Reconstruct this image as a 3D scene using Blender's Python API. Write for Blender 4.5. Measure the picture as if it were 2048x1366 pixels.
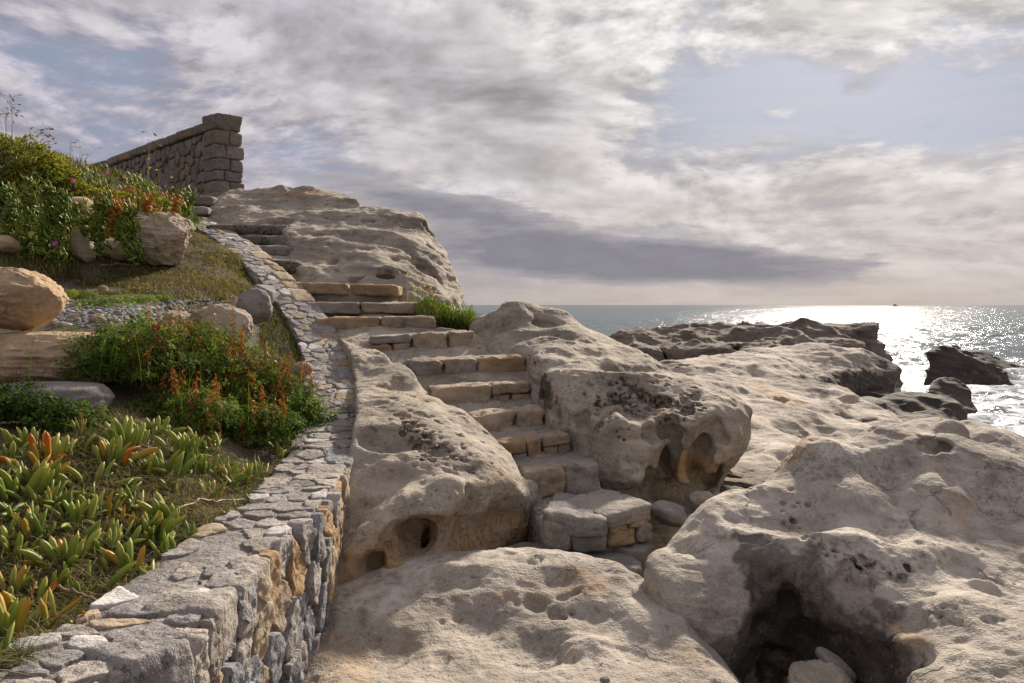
import bpy, math, random
import numpy as np

# ------------------------------------------------------------------ scene, camera, sky, sun
sc = bpy.context.scene
for o in list(bpy.data.objects):
    bpy.data.objects.remove(o)
COL = sc.collection
EZ = 3.0                       # eye height above the sea (sea level z = 0)
FPX = 1593.0                   # focal length in photo pixels (2048 px wide, 28 mm lens)
R = math.radians

cam_d = bpy.data.cameras.new('camera')
cam_d.lens = 28.0
cam_d.sensor_width = 36.0
cam_d.shift_y = -73.0 / 2048.0
cam_d.clip_start = 0.05
cam_d.clip_end = 60000.0
cam = bpy.data.objects.new('camera', cam_d)
COL.objects.link(cam)
cam.location = (0, 0, EZ)
cam.rotation_euler = (math.pi / 2, 0, 0)
sc.camera = cam

SUN_AZ = R(23.0)               # to the right of the viewing direction (+Y)
SUN_EL = R(28.0)
SUN_DIR = (math.sin(SUN_AZ) * math.cos(SUN_EL), math.cos(SUN_AZ) * math.cos(SUN_EL), math.sin(SUN_EL))

sun_d = bpy.data.lights.new('sun', 'SUN')
sun_d.energy = 5.0
sun_d.angle = R(4.0)
sun_d.color = (1.0, 0.89, 0.75)
sun = bpy.data.objects.new('sun', sun_d)
COL.objects.link(sun)
sun.rotation_euler = (math.pi / 2 - SUN_EL, 0, math.pi - SUN_AZ)

sc.render.engine = 'CYCLES'
sc.cycles.use_denoising = True
sc.cycles.use_adaptive_sampling = True
sc.cycles.adaptive_threshold = 0.02
sc.cycles.max_bounces = 6
sc.cycles.diffuse_bounces = 3
sc.cycles.glossy_bounces = 3
sc.cycles.transmission_bounces = 3
sc.cycles.sample_clamp_indirect = 6.0
sc.cycles.caustics_reflective = False
sc.cycles.caustics_refractive = False
sc.view_settings.view_transform = 'Standard'
sc.view_settings.look = 'None'
sc.view_settings.gamma = 1.0
sc.view_settings.exposure = 0.58
sc.view_settings.use_curve_mapping = False


class NT:
    """small helper to write node trees"""
    def __init__(s, tree):
        s.t = tree
        s.n = tree.nodes
        s.l = tree.links

    def node(s, kind, **kw):
        n = s.n.new(kind)
        for k, v in kw.items():
            if k.startswith('i_'):
                key = k[2:]
                key = int(key) if key.isdigit() else key.replace('_', ' ')
                s.inp(n, key, v)
            else:
                setattr(n, k, v)
        return n

    def inp(s, n, key, v):
        sock = n.inputs[key]
        if hasattr(v, 'is_linked') or hasattr(v, 'links'):
            s.l.new(v, sock)
        else:
            sock.default_value = v

    def m(s, op, a, b=None, c=None, clamp=False):
        n = s.n.new('ShaderNodeMath')
        n.operation = op
        n.use_clamp = clamp
        for i, v in enumerate((a, b, c)):
            if v is not None:
                s.inp(n, i, v)
        return n.outputs[0]

    def vm(s, op, a, b=None, scale=None):
        n = s.n.new('ShaderNodeVectorMath')
        n.operation = op
        s.inp(n, 0, a)
        if b is not None:
            s.inp(n, 1, b)
        if scale is not None:
            s.inp(n, 3, scale)
        return n.outputs['Value'] if op in ('DOT_PRODUCT', 'LENGTH') else n.outputs[0]

    def mix(s, f, a, b, mode='MIX'):
        n = s.n.new('ShaderNodeMix')
        n.data_type = 'RGBA'
        n.blend_type = mode
        n.clamp_factor = True
        s.inp(n, 0, f)
        s.inp(n, 6, a)
        s.inp(n, 7, b)
        return n.outputs[2]

    def noise(s, vec, scale, detail=4.0, rough=0.5, dist=0.0, lac=2.0):
        n = s.n.new('ShaderNodeTexNoise')
        s.inp(n, 'Vector', vec)
        s.inp(n, 'Scale', scale)
        s.inp(n, 'Detail', detail)
        s.inp(n, 'Roughness', rough)
        s.inp(n, 'Lacunarity', lac)
        s.inp(n, 'Distortion', dist)
        return n.outputs[0]

    def ramp(s, f, stops, interp='LINEAR'):
        n = s.n.new('ShaderNodeValToRGB')
        s.inp(n, 0, f)
        n.color_ramp.interpolation = interp
        e = n.color_ramp.elements
        while len(e) < len(stops):
            e.new(0.5)
        for el, (p, c) in zip(e, stops):
            el.position = p
            el.color = (c[0], c[1], c[2], 1.0) if len(c) == 3 else c
        return n.outputs[0]

    def mrange(s, v, a, b, c=0.0, d=1.0, smooth=False):
        n = s.n.new('ShaderNodeMapRange')
        n.interpolation_type = 'SMOOTHSTEP' if smooth else 'LINEAR'
        s.inp(n, 0, v)
        for i, x in enumerate((a, b, c, d)):
            s.inp(n, i + 1, x)
        return n.outputs[0]

    def comb(s, x, y, z):
        n = s.n.new('ShaderNodeCombineXYZ')
        for i, v in enumerate((x, y, z)):
            s.inp(n, i, v)
        return n.outputs[0]

    def sep(s, v):
        n = s.n.new('ShaderNodeSeparateXYZ')
        s.inp(n, 0, v)
        return n.outputs[0], n.outputs[1], n.outputs[2]


def build_world():
    w = bpy.data.worlds.new('World')
    sc.world = w
    w.use_nodes = True
    w.cycles.sampling_method = 'MANUAL'
    w.cycles.sample_map_resolution = 512
    t = NT(w.node_tree)
    t.n.clear()
    out = t.node('ShaderNodeOutputWorld')
    bg = t.node('ShaderNodeBackground')
    bg.inputs[1].default_value = 0.053
    t.l.new(bg.outputs[0], out.inputs[0])
    sky = t.node('ShaderNodeTexSky')
    sky.sky_type = 'NISHITA'
    sky.sun_disc = False
    sky.sun_elevation = SUN_EL
    sky.sun_rotation = SUN_AZ
    sky.air_density = 1.0
    sky.dust_density = 1.6
    sky.ozone_density = 1.4
    tc = t.node('ShaderNodeTexCoord')
    d = tc.outputs['Generated']
    x, y, z = t.sep(d)
    el = t.m('DIVIDE', t.m('ARCSINE', z), math.pi / 180)          # degrees
    az = t.m('DIVIDE', t.m('ARCTAN2', x, y), math.pi / 180)
    zc = t.m('MAXIMUM', z, 0.0)
    # cloud sheet, flattened towards the horizon
    p = t.comb(x, y, t.m('MULTIPLY', zc, 2.7))
    warp = t.node('ShaderNodeTexNoise', i_Scale=2.2, i_Detail=1.0)
    t.l.new(p, warp.inputs['Vector'])
    wv = t.vm('SUBTRACT', warp.outputs['Color'], (0.5, 0.5, 0.5))
    pw = t.vm('ADD', p, t.vm('SCALE', wv, scale=0.22))
    rot = t.node('ShaderNodeVectorRotate', rotation_type='Y_AXIS', i_Angle=R(-9))
    t.l.new(pw, rot.inputs['Vector'])
    ps = rot.outputs[0]
    n_big = t.noise(ps, 2.2, 2.0, 0.5)
    pm = t.vm('ADD', ps, (7.3, 2.1, 0))
    n_mid = t.noise(pm, 6.2, 6.0, 0.64)
    n_off = t.noise(t.vm('ADD', pm, (0.012, 0.0, 0.030)), 6.2, 3.0, 0.62)
    n_fin = t.noise(t.vm('ADD', ps, (3.3, 9.1, 0)), 24.0, 4.0, 0.68)
    # horizontal banks close to the horizon
    pb = t.comb(t.m('MULTIPLY', az, 0.05), t.m('MULTIPLY', el, 0.26), 0.0)
    n_bank = t.noise(t.vm('ADD', pb, (1.7, 0.4, 0)), 2.0, 5.0, 0.62)

    def blob(a0, e0, ra, re, rotd=0.0):
        da = t.m('SUBTRACT', az, a0)
        de = t.m('SUBTRACT', el, e0)
        c, s = math.cos(R(rotd)), math.sin(R(rotd))
        u = t.m('DIVIDE', t.m('ADD', t.m('MULTIPLY', da, c), t.m('MULTIPLY', de, s)), ra)
        v = t.m('DIVIDE', t.m('SUBTRACT', t.m('MULTIPLY', de, c), t.m('MULTIPLY', da, s)), re)
        q = t.m('ADD', t.m('MULTIPLY', u, u), t.m('MULTIPLY', v, v))
        return t.m('EXPONENT', t.m('MULTIPLY', q, -1.0))

    SKY_BLOBS = [   # az, el, radius az, radius el, rotation, weight: where the sheet is thick (+) or open (-)
        (-14, 19.0, 12, 3.0, -10, 0.46),
        (-4, 16.5, 10, 3.5, -18, 0.14),
        (2, 14.8, 5, 1.5, -5, 0.42),
        (1, 9.6, 9, 2.2, -10, 0.38),
        (-27, 15.5, 9, 5.0, 0, -0.20),
        (-22, 10.0, 10, 3.0, 0, -0.12),
        (-12, 8.6, 6, 1.6, -16, -0.14),
        (19.5, 13.4, 10.5, 3.2, -6, -0.66),
        (13, 10.4, 5, 2.0, 0, -0.24),
        (28, 12.0, 5, 2.6, 0, -0.22),
        (24, 20.0, 16, 3.5, 0, 0.12),
        (18.4, 13.0, 1.9, 0.55, -4, 0.46),
        (23.3, 13.9, 1.6, 0.9, 10, 0.36),
        (22.6, 12.2, 1.0, 0.4, 0, 0.30),
        (27.8, 11.3, 1.2, 0.5, 8, 0.36),
    ]
    macro = 0.0
    for a0, e0, ra, re, ro, wgt in SKY_BLOBS:
        macro = t.m('MULTIPLY_ADD', blob(a0, e0, ra, re, ro), wgt, macro)
    dens = t.m('ADD', t.m('MULTIPLY', t.m('SUBTRACT', n_big, 0.5), 0.75), t.m('MULTIPLY', t.m('SUBTRACT', n_mid, 0.5), 1.40))
    dens = t.m('ADD', dens, t.m('MULTIPLY', t.m('SUBTRACT', n_fin, 0.5), 0.58))
    dens = t.m('ADD', t.m('ADD', dens, macro), 0.08)
    # low cumulus banks near the horizon
    bank = t.m('MULTIPLY', blob(4.0, 3.7, 15, 1.9, -4), 1.15)
    bank = t.m('ADD', bank, t.m('MULTIPLY', blob(-6, 7.2, 7, 1.3, -10), 0.85))
    bank = t.m('ADD', bank, t.m('MULTIPLY', blob(12.0, 2.7, 10, 1.1, -3), 0.85))
    bank = t.m('ADD', bank, t.m('MULTIPLY', blob(-20, 11.0, 6, 2.0, -12), 0.35))
    bank = t.m('ADD', bank, t.m('MULTIPLY', t.m('SUBTRACT', n_bank, 0.5), 2.3))
    bank = t.m('ADD', bank, t.m('MULTIPLY', t.m('SUBTRACT', n_fin, 0.5), 0.35))
    bank_a = t.mrange(bank, 0.30, 0.56, smooth=True)
    bank_c = t.mrange(bank, 0.42, 1.05)

    sd = t.vm('DOT_PRODUCT', d, SUN_DIR)
    sd = t.m('MAXIMUM', sd, 0.0)
    glow = t.m('POWER', sd, 8.0)
    glow2 = t.m('POWER', sd, 40.0)

    base = t.vm('MULTIPLY', sky.outputs[0], (0.66, 0.72, 0.95))      # radiance before the 0.1 strength
    pale = t.mix(0.75, base, (4.2, 4.7, 5.7, 1))
    away = t.ramp(t.m('ADD', t.m('MULTIPLY', dens, 0.7), 0.35), [(0.14, (3.7, 4.15, 5.7)), (0.30, (5.4, 5.15, 6.3)), (0.43, (7.2, 6.8, 7.2)), (0.60, (5.3, 5.0, 5.7)), (0.86, (3.2, 3.0, 3.5))])
    near = t.ramp(t.m('ADD', t.m('MULTIPLY', dens, 0.7), 0.35), [(0.14, (5.4, 5.8, 6.7)), (0.32, (8.4, 8.1, 8.0)), (0.50, (11.4, 11.0, 10.5)), (0.70, (9.2, 8.8, 8.5)), (0.95, (5.4, 5.1, 5.1))])
    cl = t.mix(t.m('MULTIPLY', glow, 1.05, clamp=True), away, near)
    rel = t.m('MULTIPLY_ADD', t.m('SUBTRACT', n_mid, n_off), 2.3, 1.0)   # sunward edges of the cloudlets are brighter
    cl = t.vm('SCALE', cl, scale=t.m('MINIMUM', t.m('MAXIMUM', rel, 0.74), 1.25))
    a = t.mrange(dens, -0.34, 0.02, smooth=True)
    col = t.mix(a, pale, cl)
    # warm haze at the horizon
    hz = t.m('EXPONENT', t.m('MULTIPLY', t.m('MAXIMUM', el, 0.0), -0.27))
    hcol = t.mix(t.m('POWER', sd, 7.0), (4.7, 4.1, 4.1, 1), (10.8, 9.2, 7.5, 1))
    streak = t.noise(t.comb(t.m('MULTIPLY', az, 0.035), t.m('MULTIPLY', el, 0.5), 3.0), 2.6, 3.0, 0.6)
    col = t.mix(t.m('MULTIPLY', hz, 0.88), col, hcol)
    mid_h = t.m('EXPONENT', t.m('MULTIPLY', t.m('MAXIMUM', el, 0.0), -0.15))
    col = t.mix(t.m('MULTIPLY', t.m('MULTIPLY', mid_h, 0.75), t.mrange(streak, 0.40, 0.62)), col, t.vm('SCALE', hcol, scale=1.12))
    bcol = t.mix(bank_c, (5.6, 5.2, 5.4, 1), (2.7, 2.65, 3.2, 1))
    bcol = t.mix(t.m('MULTIPLY', glow2, 0.6), bcol, (5.6, 5.0, 4.6, 1))
    fade = t.mrange(el, 0.4, 2.2, smooth=True)
    fade = t.m('MULTIPLY', fade, t.mrange(el, 14.0, 8.0))
    col = t.mix(t.m('MULTIPLY', t.m('MULTIPLY', bank_a, 0.86), fade), col, bcol)
    # below the horizon: the dull tone of the sea
    col = t.mix(t.mrange(el, -0.6, -0.05), (2.0, 2.1, 2.3, 1), col)
    t.l.new(col, bg.inputs[0])


build_world()


def at(px, py, d):
    """photo pixel and distance ahead -> world point"""
    return ((px - 1024) / FPX * d, d, EZ + (610 - py) / FPX * d)


def xy(px, d):
    return ((px - 1024) / FPX * d, d)

# ------------------------------------------------------------------ helpers: meshes and tags
def link(name, me, mat=None, parent=None):
    o = bpy.data.objects.new(name, me)
    COL.objects.link(o)
    if mat is not None and me is not None and not me.materials:
        me.materials.append(mat)
    if parent is not None:
        o.parent = parent
    return o


def empty(name, loc=(0, 0, 0)):
    # an Empty stays at the world origin unless its parts are built in local coordinates
    o = bpy.data.objects.new(name, None)
    o.empty_display_size = 0.05
    o.location = loc
    COL.objects.link(o)
    return o


def tag(o, label=None, cat=None, group=None, kind=None):
    if label:
        o['label'] = label
    if cat:
        o['category'] = cat
    if group:
        o['group'] = group
    if kind:
        o['kind'] = kind
    return o


def np_mesh(name, V, F, smooth=True, attrs=None):
    """V (n,3); F (m,3) or (m,4) array or list of them"""
    me = bpy.data.meshes.new(name)
    V = np.asarray(V, np.float32)
    Fs = F if isinstance(F, list) else [F]
    Fs = [np.asarray(f, np.int32) for f in Fs if len(f)]
    me.vertices.add(len(V))
    me.vertices.foreach_set('co', V.ravel())
    li = np.concatenate([f.ravel() for f in Fs])
    tot = np.concatenate([np.full(len(f), f.shape[1], np.int32) for f in Fs])
    st = np.concatenate([[0], np.cumsum(tot)[:-1]]).astype(np.int32)
    me.loops.add(len(li))
    me.loops.foreach_set('vertex_index', li)
    me.polygons.add(len(tot))
    me.polygons.foreach_set('loop_start', st)
    me.polygons.foreach_set('loop_total', tot)
    if smooth:
        me.polygons.foreach_set('use_smooth', np.ones(len(tot), bool))
    me.update(calc_edges=True)
    if attrs:
        for k, v in attrs.items():
            v = np.asarray(v, np.float32)
            if v.ndim == 1:
                a = me.attributes.new(k, 'FLOAT', 'POINT')
                a.data.foreach_set('value', v)
            else:
                a = me.attributes.new(k, 'FLOAT_VECTOR', 'POINT')
                a.data.foreach_set('vector', v.ravel())
    return me


# ------------------------------------------------------------------ numpy noise
def _hash3(ix, iy, iz, seed):
    h = (ix.astype(np.uint32) * np.uint32(374761393) + iy.astype(np.uint32) * np.uint32(668265263)
         + iz.astype(np.uint32) * np.uint32(2147483647) + np.uint32((seed * 974711 + 12345) & 0xffffffff))
    h = (h ^ (h >> np.uint32(13))) * np.uint32(1274126177)
    h = h ^ (h >> np.uint32(16))
    h = h * np.uint32(2246822519)
    h = h ^ (h >> np.uint32(15))
    return h.astype(np.float32) / np.float32(4294967295.0)


def vnoise(P, seed=0):
    """smooth value noise, -1..1, P (n,3)"""
    P = np.asarray(P, np.float32)
    I = np.floor(P).astype(np.int64)
    F = P - I
    F = F * F * F * (F * (F * 6 - 15) + 10)
    I = I.astype(np.int32)
    r = 0.0
    for dx in (0, 1):
        wx = F[:, 0] if dx else 1 - F[:, 0]
        for dy in (0, 1):
            wy = F[:, 1] if dy else 1 - F[:, 1]
            for dz in (0, 1):
                wz = F[:, 2] if dz else 1 - F[:, 2]
                r = r + wx * wy * wz * _hash3(I[:, 0] + dx, I[:, 1] + dy, I[:, 2] + dz, seed)
    return r * 2 - 1


def fbm(P, freq, octs=4, gain=0.5, seed=0):
    P = np.asarray(P, np.float32)
    s, a, f, n = 0.0, 1.0, freq, 0.0
    for o in range(octs):
        s = s + a * vnoise(P * f + 17.3 * o, seed + o)
        n += a
        a *= gain
        f *= 2.03
    return s / n


def ridged(P, freq, octs=3, gain=0.5, seed=0):
    s, a, f, n = 0.0, 1.0, freq, 0.0
    for o in range(octs):
        s = s + a * np.abs(vnoise(np.asarray(P, np.float32) * f + 9.7 * o, seed + o))
        n += a
        a *= gain
        f *= 2.07
    return s / n


def _basis(c, freq, off):
    """cubic B-spline basis of the coordinates c over a lattice of the given frequency"""
    t = c * freq + off
    i0 = np.floor(t).astype(int)
    lo = i0.min()
    f = (t - i0).astype(np.float32)
    n = i0.max() - lo + 4
    B = np.zeros((len(c), n), np.float32)
    r = np.arange(len(c))
    B[r, i0 - lo] = (1 - f) ** 3 / 6
    B[r, i0 - lo + 1] = (3 * f ** 3 - 6 * f ** 2 + 4) / 6
    B[r, i0 - lo + 2] = (-3 * f ** 3 + 3 * f ** 2 + 3 * f + 1) / 6
    B[r, i0 - lo + 3] = f ** 3 / 6
    return B


def volnoise(ax, ay, az, fx, fy, fz, seed):
    rng = np.random.default_rng(seed)
    A, B, C = _basis(ax, fx, rng.random()), _basis(ay, fy, rng.random()), _basis(az, fz, rng.random())
    L = rng.uniform(-1.9, 1.9, (A.shape[1], B.shape[1], C.shape[1])).astype(np.float32)
    T = np.tensordot(C, L, (1, 2))            # z, x, y
    T = np.tensordot(B, T, (1, 2))            # y, z, x
    T = np.tensordot(A, T, (1, 2))            # x, y, z
    return T


# ------------------------------------------------------------------ rocks: distance fields -> meshes
def rbf(pts, c=0.35, lam=1e-3):
    pts = np.asarray(pts, float)
    X, z = pts[:, :2], pts[:, 2]
    n = len(X)
    D = np.sqrt(((X[:, None] - X[None]) ** 2).sum(-1) + c * c)
    A = np.zeros((n + 3, n + 3))
    A[:n, :n] = D - lam * np.eye(n)
    A[:n, n] = 1
    A[:n, n + 1:] = X
    A[n, :n] = 1
    A[n + 1:, :n] = X.T
    w = np.linalg.solve(A, np.concatenate([z, [0, 0, 0]]))

    def f(x, y):
        s = w[n] + w[n + 1] * x + w[n + 2] * y
        for i in range(n):
            s = s + w[i] * np.sqrt((x - X[i, 0]) ** 2 + (y - X[i, 1]) ** 2 + c * c)
        return s
    return f


def chaikin(poly, it=2):
    P = np.asarray(poly, float)
    for _ in range(it):
        Q = np.roll(P, -1, 0)
        P = np.stack([P * .75 + Q * .25, P * .25 + Q * .75], 1).reshape(-1, P.shape[1])
    return P


def poly_sdf(poly, x, y):
    """signed distance to a closed polygon (negative inside)"""
    P = np.asarray(poly, float)
    d = np.full(x.shape, 1e9)
    s = np.ones(x.shape)
    n = len(P)
    for i in range(n):
        ax, ay = P[i]
        bx, by = P[i - 1]
        ex, ey = bx - ax, by - ay
        wx, wy = x - ax, y - ay
        tt = np.clip((wx * ex + wy * ey) / (ex * ex + ey * ey + 1e-12), 0, 1)
        dx, dy = wx - ex * tt, wy - ey * tt
        d = np.minimum(d, dx * dx + dy * dy)
        c1, c2, c3 = y >= ay, y < by, ex * wy > ey * wx
        s = np.where((c1 & c2 & c3) | (~c1 & ~c2 & ~c3), -s, s)
    return s * np.sqrt(d)


def smax(a, b, k):
    h = np.maximum(k - np.abs(a - b), 0.0) / k
    return np.maximum(a, b) + h * h * k * 0.25


def smin(a, b, k):
    h = np.maximum(k - np.abs(a - b), 0.0) / k
    return np.minimum(a, b) - h * h * k * 0.25


CORN = np.array([(0, 0, 0), (1, 0, 0), (0, 1, 0), (1, 1, 0), (0, 0, 1), (1, 0, 1), (0, 1, 1), (1, 1, 1)])
EDG = [(0, 1), (2, 3), (4, 5), (6, 7), (0, 2), (1, 3), (4, 6), (5, 7), (0, 4), (1, 5), (2, 6), (3, 7)]


def surface_nets(f, axes, h):
    f[0], f[-1], f[:, 0], f[:, -1], f[:, :, 0], f[:, :, -1] = h, h, h, h, h, h
    s = f < 0
    c = np.zeros(tuple(n - 1 for n in f.shape), np.uint8)
    nx, ny, nz = c.shape
    for a, b, d in CORN:
        c += s[a:a + nx, b:b + ny, d:d + nz]
    act = (c > 0) & (c < 8)
    ijk = np.argwhere(act)
    idx = np.full(c.shape, -1, np.int32)
    idx[act] = np.arange(len(ijk), dtype=np.int32)
    vals = np.stack([f[ijk[:, 0] + a, ijk[:, 1] + b, ijk[:, 2] + d] for a, b, d in CORN], 1)
    p = np.zeros((len(ijk), 3), np.float32)
    cnt = np.zeros(len(ijk), np.float32)
    for a, b in EDG:
        va, vb = vals[:, a], vals[:, b]
        m = (va < 0) != (vb < 0)
        t = np.where(m, va / np.where(m, va - vb, 1), 0)
        q = CORN[a][None] + t[:, None] * (CORN[b] - CORN[a])[None]
        p += np.where(m[:, None], q, 0)
        cnt += m
    g = ijk + p / cnt[:, None]
    V = np.stack([np.interp(g[:, i], np.arange(len(axes[i])), axes[i]) for i in range(3)], 1)
    Q = []
    for axis in range(3):
        o1, o2 = (axis + 1) % 3, (axis + 2) % 3
        s0 = np.take(s, range(f.shape[axis] - 1), axis)
        s1 = np.take(s, range(1, f.shape[axis]), axis)
        e = np.argwhere(s0 != s1)
        e = e[(e[:, o1] > 0) & (e[:, o2] > 0) & (e[:, o1] < f.shape[o1] - 1) & (e[:, o2] < f.shape[o2] - 1)]
        inside0 = s0[e[:, 0], e[:, 1], e[:, 2]]

        def cell(d1, d2):
            q = e.copy()
            q[:, o1] -= d1
            q[:, o2] -= d2
            return idx[q[:, 0], q[:, 1], q[:, 2]]
        quad = np.stack([cell(1, 1), cell(0, 1), cell(0, 0), cell(1, 0)], 1)
        quad[~inside0] = quad[~inside0][:, ::-1]
        Q.append(quad)
    return V, np.concatenate(Q)


def largest_piece(V, F):
    """drop crumbs that the carving has cut loose"""
    lab = np.arange(len(V))
    E = np.concatenate([F[:, [0, 1]], F[:, [1, 2]], F[:, [2, 3]]])
    for _ in range(400):
        m = np.minimum(lab[E[:, 0]], lab[E[:, 1]])
        new = lab.copy()
        np.minimum.at(new, lab[E[:, 0]], m)
        np.minimum.at(new, lab[E[:, 1]], m)
        new = new[new]
        new = new[new]
        if (new == lab).all():
            break
        lab = new
    ids, cnt = np.unique(lab, return_counts=True)
    if len(ids) == 1:
        return V, F
    keep = lab == ids[cnt.argmax()]
    idx = np.cumsum(keep) - 1
    F = idx[F[keep[F[:, 0]]]]
    return V[keep], F


class Rock:
    """a distance field on a grid; built up, carved, then meshed"""
    def __init__(s, lo, hi, h, fine_to=None, h_far=None):
        # fine_to: beyond this distance the grid coarsens to h_far
        s.h = h
        s.lo = np.array(lo, float)
        n = np.ceil((np.array(hi, float) - s.lo) / h).astype(int) + 1
        s.ax = [(s.lo[i] + np.arange(n[i]) * h).astype(np.float32) for i in range(3)]
        if fine_to:
            y, st = [lo[1]], h
            while y[-1] < hi[1]:
                k = min(1.0, max(0.0, (y[-1] - fine_to) / (hi[1] - fine_to)))
                y.append(y[-1] + h + (h_far - h) * min(1.0, k * 2))
            s.ax[1] = np.array(y, np.float32)
            n[1] = len(y)
        s.f = None
        s.n = n

    def column(s, poly, tops, k=0.2, under=None, c=0.35, side_pow=1.0, smooth_poly=2):
        """heights over a plan outline; under(z) shifts the outline inwards with depth (metres)"""
        X, Y = np.meshgrid(s.ax[0], s.ax[1], indexing='ij')
        h2 = rbf(tops, c)(X.astype(float), Y.astype(float))
        gx, gy = np.gradient(h2, s.ax[0].astype(float), s.ax[1].astype(float))
        sl = 1.0 / np.sqrt(1 + np.minimum(gx * gx + gy * gy, 6.0))
        p2 = poly_sdf(chaikin(poly, smooth_poly), X.astype(float), Y.astype(float))
        Z = s.ax[2][None, None, :]
        top = ((Z - h2[:, :, None]) * sl[:, :, None]).astype(np.float32)
        side = np.repeat(p2[:, :, None], s.n[2], 2).astype(np.float32)
        if under is not None:
            side = side + under(s.ax[2])[None, None, :].astype(np.float32)
        g = smax(top, side, k)
        s.f = g if s.f is None else smin(s.f, g, k)
        return s

    def noise(s, fx, fy, fz, amp, seed, mode='n'):
        v = volnoise(*s.ax, fx, fy, fz, seed)
        if mode == 'scallop':                 # round hollows with sharp rims
            v = np.abs(v) * 1.6 - 0.5
        elif mode == 'crest':
            v = 0.5 - np.abs(v) * 1.6
        s.f = s.f + (amp * v).astype(np.float32)
        return s

    def _block(s, c, r):
        c = np.asarray(c, float)
        a = np.array([np.searchsorted(s.ax[i], c[i] - r) for i in range(3)])
        b = np.array([np.searchsorted(s.ax[i], c[i] + r) for i in range(3)])
        return tuple(slice(a[i], b[i]) for i in range(3)), a, b

    def ell(s, c, r, k=0.03, add=False, rot=(0, 0, 0)):
        r = np.asarray(r if hasattr(r, '__len__') else (r, r, r), float)
        R_ = float(r.max()) * (1.25 if add else 1.15) + k * 2 + s.h * 2
        sl, a, b = s._block(c, R_)
        if (b <= a).any():
            return s
        P = np.stack(np.meshgrid(*[s.ax[i][a[i]:b[i]] - c[i] for i in range(3)], indexing='ij'), -1)
        if any(rot):
            from mathutils import Euler
            M = np.array(Euler([R(v) for v in rot]).to_matrix())
            P = P @ M
        q = np.sqrt(((P / r) ** 2).sum(-1))
        e = (q - 1) * float(r.min())
        if add:
            e = np.where(q < 1, e, (q - 1) * float(np.median(r)))
            s.f[sl] = smin(s.f[sl], e, k)
        else:
            s.f[sl] = smax(s.f[sl], -e, k)
        return s

    def sample(s, P):
        P = np.asarray(P, float)
        g = np.stack([np.interp(P[:, k], s.ax[k], np.arange(s.n[k]), left=-1, right=s.n[k] + 1) for k in range(3)], 1)
        i = np.floor(g).astype(int)
        ok = ((i >= 0) & (i < s.n - 1)).all(1)
        i = np.clip(i, 0, s.n - 2)
        f = g - i
        r = 0
        for a, b, c in CORN:
            w = (f[:, 0] if a else 1 - f[:, 0]) * (f[:, 1] if b else 1 - f[:, 1]) * (f[:, 2] if c else 1 - f[:, 2])
            r = r + w * s.f[i[:, 0] + a, i[:, 1] + b, i[:, 2] + c]
        return np.where(ok, r, 1.0)

    def hit(s, px, py):
        """where the line of sight through a photo pixel first meets the rock, and the normal there"""
        d = np.arange(max(s.lo[1], 0.5), s.ax[1][-1], s.h * 0.5)
        P = np.stack([(px - 1024) / FPX * d, d, EZ + (610 - py) / FPX * d], 1)
        v = s.sample(P)
        w = np.where(v < 0)[0]
        if not len(w):
            return None, None
        p = P[w[0]]
        e = s.h
        nn = np.array([s.sample([p + e * u])[0] - s.sample([p - e * u])[0] for u in np.eye(3)])
        nn /= (np.linalg.norm(nn) + 1e-9)
        return p, nn

    def hole(s, px, py, rpx, depth=1.0, k=0.015, squash=1.0, rz=0.0, back=0.2):
        """an eroded pocket: rpx radius in photo pixels, depth in radii"""
        p, nn = s.hit(px, py)
        if p is None:
            return s
        r = rpx * p[1] / FPX
        c = p - nn * r * depth * back
        # ellipsoid flattened along the outward normal
        from mathutils import Vector
        q = Vector(nn).to_track_quat('Z', 'Y').to_euler()
        rr = np.array([r, r * squash, r * depth])
        k = max(k, r * 0.55 * (1.0 - depth))          # shallow hollows have soft rims
        return s.ell(c, rr, k, False, [math.degrees(v) for v in q])

    def bump(s, px, py, rpx, hgt=0.5, k=0.05, sq=1.0):
        p, nn = s.hit(px, py)
        if p is None:
            return s
        r = rpx * p[1] / FPX
        return s.ell(p - nn * r * (0.9 - hgt), (r, r * sq, r * 0.9), k, True)

    def mesh(s, name, disp=(), stains=(), smooth_it=0):
        V, F = surface_nets(s.f, s.ax, s.h)
        V, F = largest_piece(V, F)
        me = np_mesh(name, V, F)
        N = np.zeros(len(V) * 3, np.float32)
        me.vertex_normals.foreach_get('vector', N)
        N = N.reshape(-1, 3)
        D = np.zeros(len(V), np.float32)
        for kind, freq, octs, amp, seed, st in disp:
            Q = V * np.array(st, np.float32)
            if kind == 'fbm':
                D += amp * fbm(Q, freq, octs, 0.55, seed)
            elif kind == 'ridge':
                D -= amp * (ridged(Q, freq, octs, 0.5, seed) * 2 - 0.8)
            elif kind == 'pits':
                t = fbm(Q, freq, octs, 0.5, seed)
                D -= amp * np.clip((t - 0.28) / 0.25, 0, 1)
            elif kind == 'steps':
                t = (Q[:, 2] + 0.08 * fbm(Q, 1.3, 2, 0.5, seed + 5)) * freq
                t = t + 0.4 * fbm(Q, freq * 0.4, 2, 0.5, seed)
                D += amp * (np.abs((t % 1.0) - 0.5) * 4 - 1)
        V2 = V + N * D[:, None]
        me.vertices.foreach_set('co', V2.astype(np.float32).ravel())
        me.update()
        st = np.zeros((len(V), 3), np.float32)      # x: dark lichen, y: ochre, z: pale crust
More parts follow.
